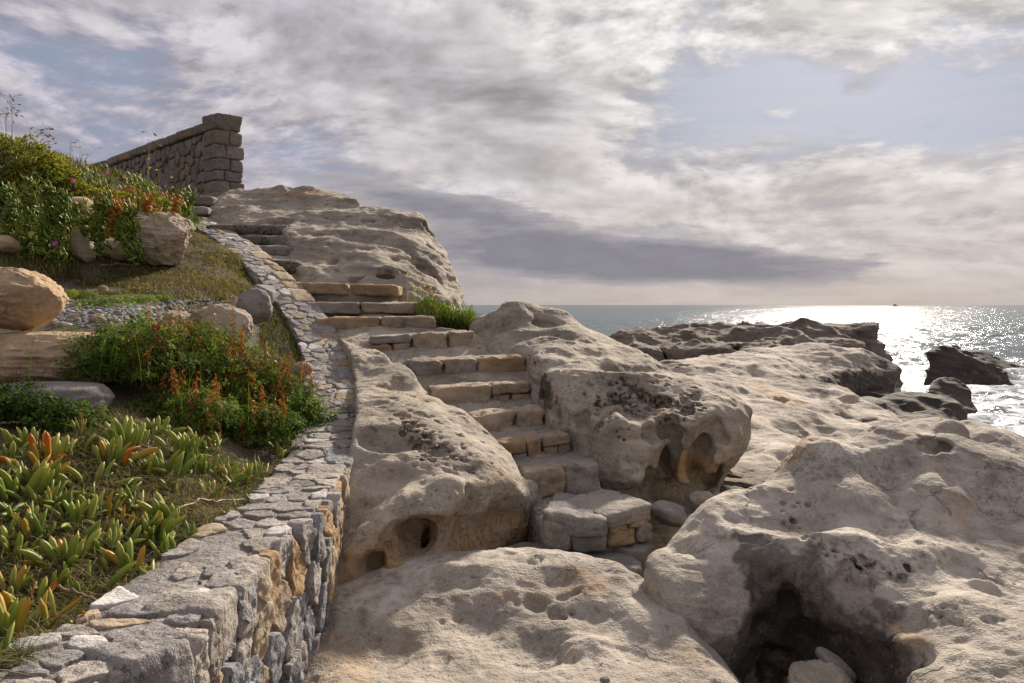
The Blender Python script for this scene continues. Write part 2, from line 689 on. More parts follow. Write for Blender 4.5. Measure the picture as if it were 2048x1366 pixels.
        if len(stains):
            wob = fbm(V2, 5.0, 4, 0.6, 77)
            wob2 = fbm(V2, 22.0, 2, 0.6, 78)
            for ch, c, r, wgt in stains:
                q = np.sqrt((((V2 - np.asarray(c)) / np.asarray(r)) ** 2).sum(1))
                v = np.clip((1.02 - q + 0.50 * wob + 0.25 * wob2) / 0.20, 0, 1) * wgt
                st[:, ch] = np.maximum(st[:, ch], v)
        a = me.attributes.new('stain', 'FLOAT_VECTOR', 'POINT')
        a.data.foreach_set('vector', st.ravel())
        return me


# ------------------------------------------------------------------ materials
MAT = {}


def new_mat(name):
    m = bpy.data.materials.new(name)
    m.use_nodes = True
    t = NT(m.node_tree)
    t.n.clear()
    out = t.node('ShaderNodeOutputMaterial')
    bs = t.node('ShaderNodeBsdfPrincipled')
    t.l.new(bs.outputs[0], out.inputs[0])
    MAT[name] = m
    return m, t, bs, out


def sandstone(name, c_lo, c_hi, ochre=(0.36, 0.20, 0.07), scale=1.0, bump=1.0, wet=0.0, dark_amt=0.35, pit=1.0, strata=0.0, rough=0.9, crack=False):
    m, t, bs, out = new_mat(name)
    geo = t.node('ShaderNodeNewGeometry')
    P = t.vm('SCALE', geo.outputs['Position'], scale=scale)
    at_ = t.node('ShaderNodeAttribute', attribute_name='stain')
    sx, sy, sz = t.sep(at_.outputs['Vector'])
    n1 = t.noise(P, 1.6, 2.5, 0.62)
    n2 = t.noise(P, 9.0, 3.0, 0.65)
    n3 = t.noise(P, 85.0, 1.0, 0.7)
    v = t.m('ADD', t.m('MULTIPLY', n1, 0.55), t.m('ADD', t.m('MULTIPLY', n2, 0.30), t.m('MULTIPLY', n3, 0.28)))
    col = t.ramp(v, [(0.40, c_lo), (0.53, [(a + b) / 2 for a, b in zip(c_lo, c_hi)]), (0.66, c_hi)])
    if strata:                                        # bedding
        px_, py_, pz_ = t.sep(P)
        sp = t.comb(t.m('MULTIPLY', px_, 0.9), t.m('MULTIPLY', py_, 0.9), t.m('ADD', t.m('MULTIPLY', pz_, 13.0), t.m('MULTIPLY', px_, 1.6)))
        bed = t.noise(sp, 1.2, 3.0, 0.62)
        bb = t.mrange(bed, 0.35, 0.65, 0.84, 1.12)
        col = t.mix(1.0, col, t.comb(bb, bb, bb), 'MULTIPLY')
    # iron stains
    oc = t.noise(t.vm('ADD', P, (4.0, 1.0, 8.0)), 2.2, 3.0, 0.65)
    om = t.m('ADD', t.mrange(oc, 0.60, 0.74, 0, 0.45), t.m('MULTIPLY', sy, t.mrange(n2, 0.30, 0.62, 0.35, 1.0)), clamp=True)
    col = t.mix(om, col, t.mix(n3, [c * 0.75 for c in ochre] + [1], [c * 1.25 for c in ochre] + [1]))
    # small rusty and dark flecks
    fl = t.noise(t.vm('ADD', P, (9.0, 3.0, 2.0)), 17.0, 1.0, 0.6)
    col = t.mix(t.mrange(fl, 0.66, 0.74, 0, 0.55), col, (0.16, 0.11, 0.075, 1))
    # lichen: broken dark film
    dk = t.noise(t.vm('ADD', P, (2.0, 6.0, 5.0)), 5.5, 4.0, 0.70)
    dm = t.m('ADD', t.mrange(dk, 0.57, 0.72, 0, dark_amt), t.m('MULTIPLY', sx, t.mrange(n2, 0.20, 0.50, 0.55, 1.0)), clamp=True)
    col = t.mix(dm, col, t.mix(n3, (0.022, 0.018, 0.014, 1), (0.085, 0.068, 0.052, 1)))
    if crack:
        vc = t.node('ShaderNodeTexVoronoi', feature='DISTANCE_TO_EDGE', i_Scale=1.15)
        t.l.new(t.vm('ADD', P, t.vm('SCALE', t.comb(n1, oc, n2), scale=0.30)), vc.inputs['Vector'])
        ck = t.m('MULTIPLY', t.mrange(vc.outputs['Distance'], 0.0, 0.010, 1.0, 0.0), t.mrange(dk, 0.50, 0.60))
        col = t.mix(t.m('MULTIPLY', ck, 0.45), col, (0.05, 0.04, 0.032, 1))
    col = t.mix(t.m('MULTIPLY', sz, t.mrange(n2, 0.35, 0.6, 0.1, 0.75)), col, (0.62, 0.56, 0.49, 1))
    t.l.new(col, bs.inputs['Base Color'])
    bs.inputs['Specular IOR Level'].default_value = 0.25 + wet * 0.4
    bs.inputs['Roughness'].default_value = rough - wet * 0.5
    # relief too fine to model
    b1 = t.noise(P, 14.0, 4.5, 0.70)
    vo = t.node('ShaderNodeTexVoronoi', feature='F1', i_Scale=27.0)
    t.l.new(t.vm('ADD', P, t.vm('SCALE', t.comb(n2, n1, n3), scale=0.1)), vo.inputs['Vector'])
    pits = t.m('MULTIPLY', t.mrange(vo.outputs['Distance'], 0.0, 0.42, 0.0, 1.0), 1.0)
    pmask = t.mrange(t.noise(t.vm('ADD', P, (5, 5, 1)), 2.6, 0.0, 0.5), 0.48, 0.66)
    hgt = t.m('ADD', t.m('MULTIPLY', b1, 0.018), t.m('MULTIPLY', t.m('MULTIPLY', pits, pmask), 0.012 * pit))
    hgt = t.m('ADD', hgt, t.m('MULTIPLY', n3, 0.005))
    if strata:
        hgt = t.m('ADD', hgt, t.m('MULTIPLY', bed, strata))
    if crack:
        hgt = t.m('SUBTRACT', hgt, t.m('MULTIPLY', ck, 0.010))
    bp = t.node('ShaderNodeBump', i_Strength=0.9 * bump, i_Distance=1.0 / scale)
    t.l.new(hgt, bp.inputs['Height'])
    t.l.new(bp.outputs[0], bs.inputs['Normal'])
    return m


sandstone('sandstone_pale', (0.200, 0.170, 0.138), (0.430, 0.380, 0.316), strata=0.014, crack=True)
sandstone('sandstone_warm', (0.185, 0.154, 0.120), (0.405, 0.350, 0.280), dark_amt=0.4, strata=0.014, crack=True)
sandstone('sandstone_upper', (0.20, 0.168, 0.132), (0.40, 0.345, 0.278), dark_amt=0.5, strata=0.03, crack=True)
sandstone('sandstone_far', (0.26, 0.22, 0.18), (0.47, 0.41, 0.345), scale=0.6, dark_amt=0.35, strata=0.03, crack=True)
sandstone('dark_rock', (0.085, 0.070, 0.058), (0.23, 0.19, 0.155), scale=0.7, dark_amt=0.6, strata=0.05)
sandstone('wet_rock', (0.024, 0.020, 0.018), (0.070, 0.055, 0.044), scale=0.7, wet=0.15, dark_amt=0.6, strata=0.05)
sandstone('ground_rock', (0.10, 0.082, 0.066), (0.22, 0.18, 0.14), dark_amt=0.4)
sandstone('slab_grey', (0.13, 0.118, 0.108), (0.27, 0.25, 0.228), dark_amt=0.4, pit=0.4)
sandstone('step_tan', (0.215, 0.165, 0.115), (0.40, 0.315, 0.225), dark_amt=0.55, pit=0.6)
sandstone('step_ochre', (0.20, 0.135, 0.075), (0.37, 0.265, 0.16), dark_amt=0.5, pit=0.5)
sandstone('step_grey', (0.15, 0.13, 0.11), (0.33, 0.29, 0.25), dark_amt=0.55, pit=0.6)
sandstone('mortar', (0.20, 0.18, 0.16), (0.38, 0.35, 0.315), dark_amt=0.5, bump=1.4, pit=1.5)
sandstone('pebbly_concrete', (0.085, 0.075, 0.06), (0.24, 0.215, 0.18), scale=1.6, dark_amt=0.6, bump=2.2, pit=2.5)
sandstone('boulder_tan', (0.30, 0.205, 0.115), (0.47, 0.345, 0.215), dark_amt=0.15, pit=0.2)

# ------------------------------------------------------------------ line of the garden wall
WALL = np.array([(-2.35, 1.15, EZ - 1.02), (-1.75, 1.55, EZ - 1.01), at(150, 1380, 2.06), at(321, 1303, 2.30), at(405, 1262, 2.45), at(448, 1190, 2.75), at(523, 1119, 3.13), at(590, 1060, 3.54), at(645, 1015, 3.93),
                 at(675, 968, 4.45), at(690, 934, 4.92), at(715, 875, 5.6), at(717, 800, 6.54), at(705, 740, 7.35), at(690, 700, 7.97), at(665, 655, 8.5), at(630, 610, 9.0), at(600, 570, 9.4),
                 at(550, 525, 10.0), at(500, 485, 10.7), at(440, 450, 11.8), at(398, 425, 13.0), at(385, 412, 13.6)])


def dense_path(P, step=0.05):
    # Catmull-Rom through the points, then even steps
    Q = [P[0]]
    for i in range(len(P) - 1):
        p0, p1, p2, p3 = P[max(i - 1, 0)], P[i], P[i + 1], P[min(i + 2, len(P) - 1)]
        for t in np.linspace(0, 1, 13)[1:]:
            Q.append(0.5 * ((2 * p1) + (-p0 + p2) * t + (2 * p0 - 5 * p1 + 4 * p2 - p3) * t * t + (-p0 + 3 * p1 - 3 * p2 + p3) * t ** 3))
    Q = np.array(Q)
    L = np.concatenate([[0], np.cumsum(np.linalg.norm(np.diff(Q[:, :2], axis=0), axis=1))])
    s = np.arange(0, L[-1], step)
    out = np.stack([np.interp(s, L, Q[:, k]) for k in range(3)], 1)
    ker = np.ones(9) / 9
    pad = np.pad(out, ((4, 4), (0, 0)), 'edge')
    out = np.stack([np.convolve(pad[:, k], ker, 'valid') for k in range(3)], 1)
    return s, out


WS, WP = dense_path(WALL)
WT = np.gradient(WP[:, :2], axis=0)
WT /= np.linalg.norm(WT, axis=1)[:, None]
WN = np.stack([WT[:, 1], -WT[:, 0]], 1)            # outwards, to the stairs


def wp(u):
    return [np.interp(u, WS, WP[:, k]) for k in range(3)]


def wn(u):
    n = np.stack([np.interp(u, WS, WN[:, k]) for k in range(2)], -1)
    return n / np.linalg.norm(n, axis=-1, keepdims=True)


def wall_map(u, w, h):
    """along, inwards from the edge, up from the top"""
    u, w, h = np.asarray(u, float), np.asarray(w, float), np.asarray(h, float)
    x, y, z = wp(u)
    n = wn(u)
    return np.stack([x - n[..., 0] * w, y - n[..., 1] * w, z + h], -1)


THICK = 0.44
WL = WS[-1]


def s_at(d):
    return float(np.interp(d, WP[:, 1], WS))



# ------------------------------------------------------------------ shore: the large rocks
def z_(py, d):
    return EZ + (610 - py) / FPX * d


def under(z1, z0, amt, p=1.5):
    def f(z):
        return amt * np.clip((z1 - z) / (z1 - z0), 0, 1) ** p
    return f


DISP_NEAR = [('fbm', 3.0, 4, 0.020, 3, (1, 1, 1)), ('ridge', 4.0, 1, 0.006, 5, (1, 1, 1.6)), ('pits', 9.0, 2, 0.012, 15, (1, 1, 1)), ('fbm', 14.0, 3, 0.009, 9, (1, 1, 1))]


def finish(name, rk, mat, label, cat='rock', disp=DISP_NEAR, stains=(), group=None):
    me = rk.mesh(name, disp, stains)
    o = link(name, me, MAT[mat])
    return tag(o, label, cat, group)


STEP_LINES = [(1046, 942, 5.45, 1203, 926, 5.62, .20), (1000, 888, 5.85, 1142, 868, 6.05, .17), (942, 832, 6.25, 1092, 815, 6.50, .16), (866, 776, 6.70, 1062, 765, 6.92, .17),
              (816, 722, 7.20, 1055, 712, 7.45, .16), (738, 674, 7.80, 952, 662, 8.05, .18), (632, 636, 8.50, 872, 632, 8.62, .15), (606, 604, 8.95, 836, 605, 9.05, .14), (580, 564, 9.40, 798, 570, 9.45, .20)]


WORN_LINES = [(505, 514, 10.02, 604, 520, 10.08, .20), (490, 490, 10.55, 586, 491, 10.6, .16), (440, 468, 10.95, 586, 470, 11.0, .17), (405, 446, 11.3, 578, 449, 11.35, .17)]


def stair_channel(r, left=.0, right=.0, k=.05, lines=None):
    """clear the volume above the steps"""
    lines = lines or STEP_LINES
    Ls = [at(a, b, c) for a, b, c, *_ in lines]
    Rs = [at(d, e, f) for _, _, _, d, e, f, _ in lines]
    pts = []
    for L, Q, s_ in zip(Ls, Rs, lines):
        for P in (L, Q):
            pts.append((P[0], P[1], P[2] - s_[6] + .02))
            pts.append((P[0], P[1] + .33, P[2] - .02))
    X, Y = np.meshgrid(r.ax[0], r.ax[1], indexing='ij')
    hs = rbf(pts, .15, .02)(X.astype(float), Y.astype(float))
    poly = [(L[0] - left, L[1] - .02) for L in Ls] + [(Rs[-1][0] + right, Rs[-1][1] + .5)] + [(Q[0] + right, Q[1] - .02) for Q in Rs[::-1]]
    p2 = poly_sdf(poly, X.astype(float), Y.astype(float))
    C = np.maximum(p2[:, :, None], hs[:, :, None] - r.ax[2][None, None, :]).astype(np.float32)
    r.f = smax(r.f, -C, k)


def wall_cut(r, drop=.10):
    """keep a rock below the top of the garden wall where the two meet"""
    us = np.arange(0, WL, .3)
    a = wall_map(us, np.full(len(us), .02), np.zeros(len(us)))
    b = wall_map(us, np.full(len(us), THICK + 1.5), np.zeros(len(us)))
    poly = [tuple(p[:2]) for p in a] + [tuple(p[:2]) for p in b[::-1]]
    X, Y = np.meshgrid(r.ax[0], r.ax[1], indexing='ij')
    p2 = poly_sdf(poly, X.astype(float), Y.astype(float))
    hs = np.interp(Y, WP[:, 1], WP[:, 2]) - drop
    C = np.maximum(p2[:, :, None], hs[:, :, None] - r.ax[2][None, None, :]).astype(np.float32)
    r.f = smax(r.f, -C, .03)


def build_front_boulder():
    r = Rock((-1.5, 2.2, EZ - 2.35), (1.75, 5.2, EZ - 1.15), 0.012)
    tops = [at(720, 1160, 4.5), at(830, 1128, 4.62), at(900, 1120, 4.66), at(1000, 1116, 4.7), at(1100, 1117, 4.68), at(1200, 1138, 4.5),
            at(1300, 1188, 4.2), at(1390, 1250, 3.9), at(1445, 1310, 3.65), at(1490, 1366, 3.4),
            at(700, 1230, 4.05), at(850, 1220, 4.1), at(1000, 1220, 4.1), at(1150, 1220, 4.1), at(1250, 1260, 3.8),
            at(680, 1330, 3.6), at(850, 1330, 3.6), at(1000, 1320, 3.62), at(1200, 1330, 3.52), at(1350, 1340, 3.45),
            at(700, 1480, 2.9), at(1000, 1500, 2.85), at(1300, 1490, 2.85),
            (-0.9, 5.0, EZ - 1.66), (0.1, 5.05, EZ - 1.66), (0.9, 4.9, EZ - 1.75), (1.5, 3.4, EZ - 1.95)]
    poly = [xy(610, 4.7), xy(760, 4.85), xy(950, 4.9), xy(1120, 4.9), xy(1250, 4.65), xy(1350, 4.3), xy(1440, 3.95), xy(1510, 3.55), xy(1620, 2.8),
            xy(1500, 2.35), xy(700, 2.35), xy(560, 3.2)]
    r.column(poly, tops, 0.25)
    r.noise(0.9, 0.9, 1.5, 0.06, 11).noise(1.6, 1.6, 2.5, 0.055, 12, 'scallop').noise(4.2, 4.2, 5, 0.020, 13, 'scallop')
    for px, py, rp, dp in [(1150, 1182, 13, 1.3), (1125, 1194, 14, 1.1), (1143, 1222, 7, 1.5), (1125, 1234, 6, 1.5), (1158, 1229, 4, 1.5), (1195, 1258, 4, 1.4),
                           (1070, 1205, 24, .4), (930, 1160, 28, .3), (1120, 1165, 30, .3), (800, 1200, 26, .3), (1060, 1300, 70, .35), (770, 1300, 60, .3),
                           (1210, 1240, 45, .3), (940, 1250, 50, .25), (1300, 1290, 60, .3), (710, 1225, 20, .4)]:
        r.hole(px, py, rp, dp, 0.02)
    r.bump(1160, 1290, 45, .3).bump(905, 1140, 30, .25)
    st = [(2, at(770, 1185, 4.3), (.30, .25, .3), .9), (1, at(690, 1340, 3.6), (.12, .3, .3), .35), (2, at(1100, 1135, 4.6), (.7, .2, .2), .35)]
    finish('front_boulder', r, 'sandstone_pale', 'broad smooth pale boulder at the bottom beside the garden wall', 'boulder', stains=st)


def build_stair_rock():
    r = Rock((-2.7, 3.9, EZ - 1.95), (0.55, 9.6, EZ + 0.25), 0.0115, 6.0, .032)
    tops = [at(705, 1085, 4.55), at(740, 1055, 4.6), at(800, 1030, 4.6), at(860, 1000, 4.68), at(900, 965, 4.82), at(720, 980, 4.95), at(820, 940, 5.1), at(720, 880, 5.35), at(830, 870, 5.45),
            at(905, 940, 5.06), at(960, 930, 5.2), at(1040, 975, 5.25), at(1000, 925, 5.45), at(950, 885, 5.7), at(880, 838, 5.9), at(740, 835, 5.75), at(760, 800, 6.1),
            at(830, 800, 6.35), at(900, 830, 6.25), at(730, 760, 6.8), at(800, 745, 6.9), at(850, 785, 6.7), at(720, 715, 7.5), at(790, 715, 7.5), at(870, 740, 7.1),
            at(690, 680, 8.1), at(740, 690, 8.0), at(640, 648, 8.7),
            at(1060, 830, 6.6), at(1060, 780, 7.0), at(980, 720, 7.7), at(880, 668, 8.3), at(800, 640, 8.9), at(1090, 960, 5.5), at(1100, 900, 6.0)]
    poly = [xy(600, 4.25), xy(715, 4.38), xy(800, 4.45), xy(885, 4.52), xy(915, 4.82), xy(1000, 5.02), xy(1075, 5.25), xy(1110, 5.7), xy(1130, 6.4),
            xy(1110, 7.2), xy(1000, 8.0), xy(860, 8.9), xy(700, 9.3), xy(560, 9.2), xy(600, 7.6), xy(640, 6.2), xy(620, 5.0)]
    r.column(poly, tops, 0.10, under(EZ - 1.12, EZ - 1.75, 0.10, 1.2), c=0.2)
    # hollows under the overhanging lip, with stone ribs left standing
    r.ell(at(835, 1088, 4.42), (.27, .42, .18), .03)
    r.ell(at(930, 1075, 4.72), (.18, .28, .17), .04)
    r.ell(at(1010, 1070, 4.95), (.22, .20, .14), .06)
    r.ell(at(742, 1135, 4.40), (.10, .22, .11), .04)
    r.ell(at(850, 1095, 4.86), (.028, .30, .13), .02, rot=(0, 12, 0))
    r.ell(at(885, 1110, 4.86), (.045, .12, .25), .06, True)
    r.ell(at(795, 1110, 4.72), (.05, .12, .22), .06, True, (0, -18, 0))
    r.noise(1.1, 1.1, 1.6, 0.06, 21).noise(2.2, 2.2, 2.8, 0.070, 22, 'scallop').noise(5.0, 5.0, 5.5, 0.028, 23, 'scallop')
    stair_channel(r)
    wall_cut(r)
    # caves under the overhanging lip
    for px, py, rp, dp, sq in [(775, 870, 62, .55, .75), (835, 892, 13, 1.2, 1), (900, 940, 15, .9, .7), (880, 905, 16, .7, 1), (920, 870, 7, 1.2, 1.4), (942, 985, 14, 1.0, .9),
                               (945, 1000, 16, .6, 1), (770, 960, 40, .3, .7), (1010, 1020, 40, .3, 1), (840, 790, 40, .3, .6), (795, 770, 42, .35, .6), (760, 720, 34, .3, .6),
                               (780, 690, 32, .4, .7), (740, 740, 30, .3, 1), (810, 1020, 34, .35, .6), (740, 1010, 26, .4, .6), (960, 940, 40, .25, 1), (790, 760, 12, .5, 1)]:
        r.hole(px, py, rp, dp, 0.025, sq)
    r.bump(760, 905, 26, .45, .04, .8).bump(835, 935, 22, .35).bump(775, 930, 22, .35).bump(1022, 970, 16, .45).bump(740, 690, 22, .4)
    rng = random.Random(5)
    for i in range(150):      # honeycomb holes
        u = rng.random()
        px, py = 800 + 75 * u + rng.gauss(0, 12), 832 + 75 * u + rng.gauss(0, 16)
        if i > 95:
            px, py = rng.gauss(900, 32), rng.gauss(905, 35)
        r.hole(px, py, rng.uniform(2.2, 6.5), 1.9, 0.004, rng.uniform(.7, 1.3))
    st = [(1, at(760, 1120, 4.6), (.30, .25, .18), .7), (1, at(850, 1060, 4.75), (.30, .3, .16), .45), (1, at(1000, 1075, 5.1), (.35, .3, .14), .65),
          (1, at(880, 1110, 4.8), (.3, .3, .12), .7)]
    finish('stairside_rock', r, 'sandstone_warm', 'eroded sandstone slope with honeycomb holes between wall and stairs', 'rock', stains=st)


def build_middle_boulder():
    r = Rock((-0.75, 5.3, EZ - 2.0), (2.2, 9.8, EZ + 0.22), 0.0098, 6.6, .030)
    tops = [at(960, 690, 8.2), at(1000, 645, 8.4), at(1042, 607, 8.5), at(1075, 630, 8.5), at(1105, 615, 8.6), at(1150, 640, 8.6), at(1190, 655, 8.4), at(1245, 690, 8.0),
            at(1300, 725, 7.7), at(1350, 755, 7.4), at(1400, 780, 7.1), at(1440, 800, 6.8), at(1465, 825, 6.5),
            at(1080, 690, 7.6), at(1150, 700, 7.4), at(1080, 740, 6.9), at(1150, 745, 6.7), at(1120, 790, 6.25), at(1200, 770, 6.35), at(1250, 750, 6.8), at(1300, 770, 6.6),
            at(1350, 790, 6.5), at(1400, 810, 6.35), at(1250, 790, 6.2), at(1330, 810, 6.15), at(1440, 835, 6.2), at(1180, 820, 6.0), at(1290, 830, 5.95),
            at(1010, 700, 7.8), (.9, 9.4, EZ - .4), (0, 9.4, EZ - .25), (1.9, 8.2, EZ - 1.1)]
    poly = [xy(950, 8.3), xy(1010, 7.7), xy(1060, 7.1), xy(1075, 6.5), xy(1105, 6.15), xy(1150, 5.86), xy(1215, 5.72), xy(1270, 5.70), xy(1320, 5.8), xy(1400, 5.95), xy(1465, 6.1),
            xy(1480, 6.6), xy(1470, 7.1), xy(1400, 8.0), xy(1290, 9.0), xy(1150, 9.5), xy(1000, 9.4), xy(940, 8.9)]
    r.column(poly, tops, 0.17, under(EZ - 0.95, EZ - 1.65, 0.16, 1.1), c=0.2)
    # hollowed right flank: vertical flutes and deep pockets
    for px, py, d, rad, k in [(1332, 958, 5.95, (.065, .22, .26), .025), (1292, 985, 5.84, (.085, .20, .17), .025), (1395, 950, 6.05, (.085, .22, .24), .03),
                              (1422, 965, 6.12, (.06, .18, .15), .03), (1262, 1000, 5.78, (.13, .16, .06), .03), (1365, 1000, 6.0, (.16, .26, .12), .03),
                              (1440, 940, 6.15, (.07, .24, .16), .04)]:
        r.ell(at(px, py, d), rad, k)
    r.noise(5, 5, 6, .03, 36)
    r.noise(1.2, 1.2, 1.7, 0.07, 31).noise(2.3, 2.3, 2.8, 0.075, 32, 'scallop').noise(5.2, 5.2, 6.0, 0.032, 33, 'scallop')
    stair_channel(r, k=.2)
    r.noise(4, 4, 5, .03, 37, 'scallop')
    for px, py, rp, dp, sq in [(1318, 800, 27, 1.5, .8), (1310, 862, 30, .9, .9), (1333, 840, 27, 3.0, .95), (1240, 802, 26, 1.6, .72), (1283, 790, 13, 1.6, 1.2), (1225, 795, 12, 1.0, 1), (1388, 795, 12, 2.0, 1),
                               (1395, 792, 8, 1.5, 1), (1375, 818, 11, 2.0, 1), (1372, 800, 10, 1.2, 1.3), (1440, 856, 13, 1.0, 1.7), (1452, 880, 12, 1.2, 1.0), (1160, 836, 17, 1.2, 1.7),
                               (1118, 840, 8, 1.3, 2.0), (1283, 805, 10, 1.1, 1.2), (1280, 818, 8, 1.2, 1), (1160, 800, 22, .5, 1), (1210, 890, 34, .35, .7), (1170, 880, 28, .35, 1),
                               (1355, 870, 22, .9, .7), (1320, 755, 15, .9, .4), (1110, 660, 40, .3, .6), (1190, 700, 40, .3, .6), (1140, 670, 30, .3, 1), (1075, 765, 22, .5, 1),
                               (1085, 790, 12, .9, 1), (1400, 900, 34, .5, 1), (1260, 870, 30, .3, 1), (1085, 650, 26, .3, .6), (1230, 740, 40, .3, .5)]:
        r.hole(px, py, rp, dp, 0.02, sq)
    rng = random.Random(8)
    for i in range(230):
        if i % 130 < 55:
            px, py = rng.gauss(1245, 34), rng.gauss(812, 24)
        elif i % 130 < 85:
            px, py = rng.gauss(1285, 30), rng.gauss(792, 26)
        elif i % 130 < 105:
            px, py = rng.gauss(1385, 16), rng.gauss(800, 16)
        elif i % 130 < 118:
            px, py = rng.gauss(1240, 22), rng.gauss(850, 20)
        else:
            px, py = rng.gauss(1062, 10), rng.gauss(722, 8)
        r.hole(px, py, rng.uniform(2.0, 6.0), 1.9, 0.004, rng.uniform(.7, 1.3))
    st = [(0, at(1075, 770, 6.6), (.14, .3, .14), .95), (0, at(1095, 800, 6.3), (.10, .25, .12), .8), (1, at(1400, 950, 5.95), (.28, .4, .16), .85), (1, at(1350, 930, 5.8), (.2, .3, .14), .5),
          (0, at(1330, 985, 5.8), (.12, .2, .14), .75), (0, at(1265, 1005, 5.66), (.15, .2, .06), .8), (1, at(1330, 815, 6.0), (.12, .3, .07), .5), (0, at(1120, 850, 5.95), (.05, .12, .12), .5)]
    finish('honeycomb_boulder', r, 'sandstone_warm', 'large peaked sandstone boulder riddled with round holes right of the stairs', 'boulder', stains=st)


def build_right_boulder():
    r = Rock((0.45, 2.4, EZ - 2.2), (4.4, 6.9, EZ - 0.45), 0.0120, 4.5, .028)
    def cd(d):
        return d if d < 3.9 else 3.9 + (d - 3.9) * .62

    def at5(px, py, d):
        return at(px, py, cd(d))

    def xy5(px, d):
        return xy(px, cd(d))
    tops = [at5(1295, 1122, 4.5), at5(1345, 1085, 4.75), at5(1430, 1022, 5.15), at5(1530, 968, 5.6), at5(1600, 893, 6.0), at5(1700, 884, 6.4), at5(1780, 868, 6.6), at5(1830, 848, 6.7),
            at5(1900, 848, 6.7), at5(1940, 874, 6.5), at5(1985, 864, 6.55), at5(2048, 882, 6.5), at5(2150, 900, 6.4), at5(2250, 920, 6.3),
            at5(1345, 1160, 4.25), at5(1400, 1215, 4.05), at5(1440, 1275, 3.9), at5(1400, 1100, 4.55), at5(1500, 1042, 4.85), at5(1600, 990, 5.05), at5(1700, 925, 5.4), at5(1800, 885, 5.75), at5(1900, 890, 5.6), at5(2048, 910, 5.4),
            at5(1450, 1122, 4.35), at5(1560, 1100, 4.35), at5(1650, 1070, 4.45), at5(1750, 1040, 4.62), at5(1850, 1010, 4.85), at5(1950, 1020, 4.75), at5(2048, 1050, 4.55),
            at5(1640, 1130, 4.12), at5(1700, 1150, 4.0), at5(1760, 1120, 4.12), at5(1860, 1110, 4.2), at5(1960, 1100, 4.25), at5(2048, 1150, 3.95),
            at5(1760, 1190, 3.82), at5(1850, 1210, 3.72), at5(1900, 1240, 3.58), at5(1960, 1230, 3.62), at5(2048, 1250, 3.5), at5(1960, 1310, 3.28), at5(2048, 1340, 3.18), at5(1880, 1330, 3.25),
            at5(2250, 1200, 3.6), at5(2250, 1000, 4.7), (4.1, 6.1, EZ - 1.25), (3.0, 6.5, EZ - 1.3), (2.2, 6.3, EZ - 1.35), (1.3, 5.4, EZ - 1.6), (3.9, 2.8, EZ - 1.6)]
    poly = [xy5(1272, 4.45), xy5(1335, 4.14), xy5(1400, 3.94), xy5(1450, 3.86), xy5(1490, 4.0), xy5(1545, 4.20), xy5(1600, 4.08), xy5(1650, 3.82), xy5(1700, 3.60), xy5(1770, 3.52), xy5(1800, 3.25), xy5(1830, 2.9), xy5(2000, 2.6),
            xy5(2450, 2.75), (4.2, 4.2), (4.2, 6.3), (3.2, 6.6), xy5(1800, 8.0), xy5(1640, 6.5), xy5(1500, 5.9), xy5(1400, 5.4), xy5(1310, 4.9)]
    r.column(poly, tops, 0.12, under(EZ - 1.32, EZ - 1.9, 0.08, 1.0), c=0.22)
    for px, py, d, rad, k in [(1520, 1150, 4.16, (.09, .16, .13), .03), (1575, 1195, 4.16, (.12, .18, .16), .03), (1535, 1260, 4.02, (.14, .20, .13), .03), (1610, 1280, 3.98, (.12, .24, .16), .03), (1570, 1350, 3.9, (.20, .30, .12), .03),
                              (1700, 1195, 3.78, (.17, .15, .12), .03), (1715, 1236, 3.80, (.075, .20, .04), .015), (1700, 1315, 3.66, (.075, .30, .11), .02), (1755, 1330, 3.50, (.09, .26, .12), .02), (1650, 1345, 3.72, (.07, .26, .13), .02),
                              (1826, 1290, 3.40, (.075, .12, .14), .02), (1790, 1240, 3.56, (.05, .10, .05), .02), (1455, 1190, 4.02, (.05, .10, .12), .03), (1490, 1060, 4.45, (.025, .12, .10), .02)]:
        r.ell(at5(px, py, d), rad, k)
    r.ell(at5(1936, 846, 6.6), (.07, .5, .06), .05)
    r.ell(at5(1900, 868, 6.35), (.10, .12, .10), .05, True)
    r.noise(0.9, 0.9, 1.5, 0.08, 41).noise(1.5, 1.5, 2.2, 0.115, 42, 'scallop').noise(3.6, 3.6, 4.5, 0.036, 43, 'scallop')
    r.f = r.f + np.float32(0.02)
    r.hole(1868, 888, 34, .75, .03, .7).hole(1850, 872, 24, .9, .02, .7).hole(1885, 898, 20, .9, .02, .6)
    for px, py, rp, dp, sq in [(1700, 1180, 50, .5, .8), (1730, 1135, 26, .7, .6), (1745, 1173, 13, .8, 1), (1640, 1010, 60, .22, .6),
                               (1800, 960, 70, .25, .5), (1600, 1050, 60, .25, .6), (1920, 1130, 60, .3, .6), (1780, 1060, 60, .28, .6), (2000, 1180, 50, .35, .6), (1990, 1010, 60, .25, .6),
                               (1480, 1040, 36, .3, 1), (1830, 1240, 34, .5, 1.3), (1400, 1110, 16, .8, .5), (1440, 1150, 30, .45, 1), (1360, 1095, 30, .3, .6), (1965, 1160, 16, .8, .6)]:
        r.hole(px, py, rp, dp, 0.03, sq)
    r.bump(1870, 1000, 46, .3, .22).bump(1640, 905, 40, .25, .2).bump(1760, 870, 36, .25, .2).bump(1700, 985, 34, .2, .2).bump(1960, 1175, 34, .4, .05, .6).bump(1400, 1095, 9, .5, .015).bump(1920, 1215, 40, .2, .15).bump(1990, 880, 36, .25, .15)
    rng = random.Random(18)
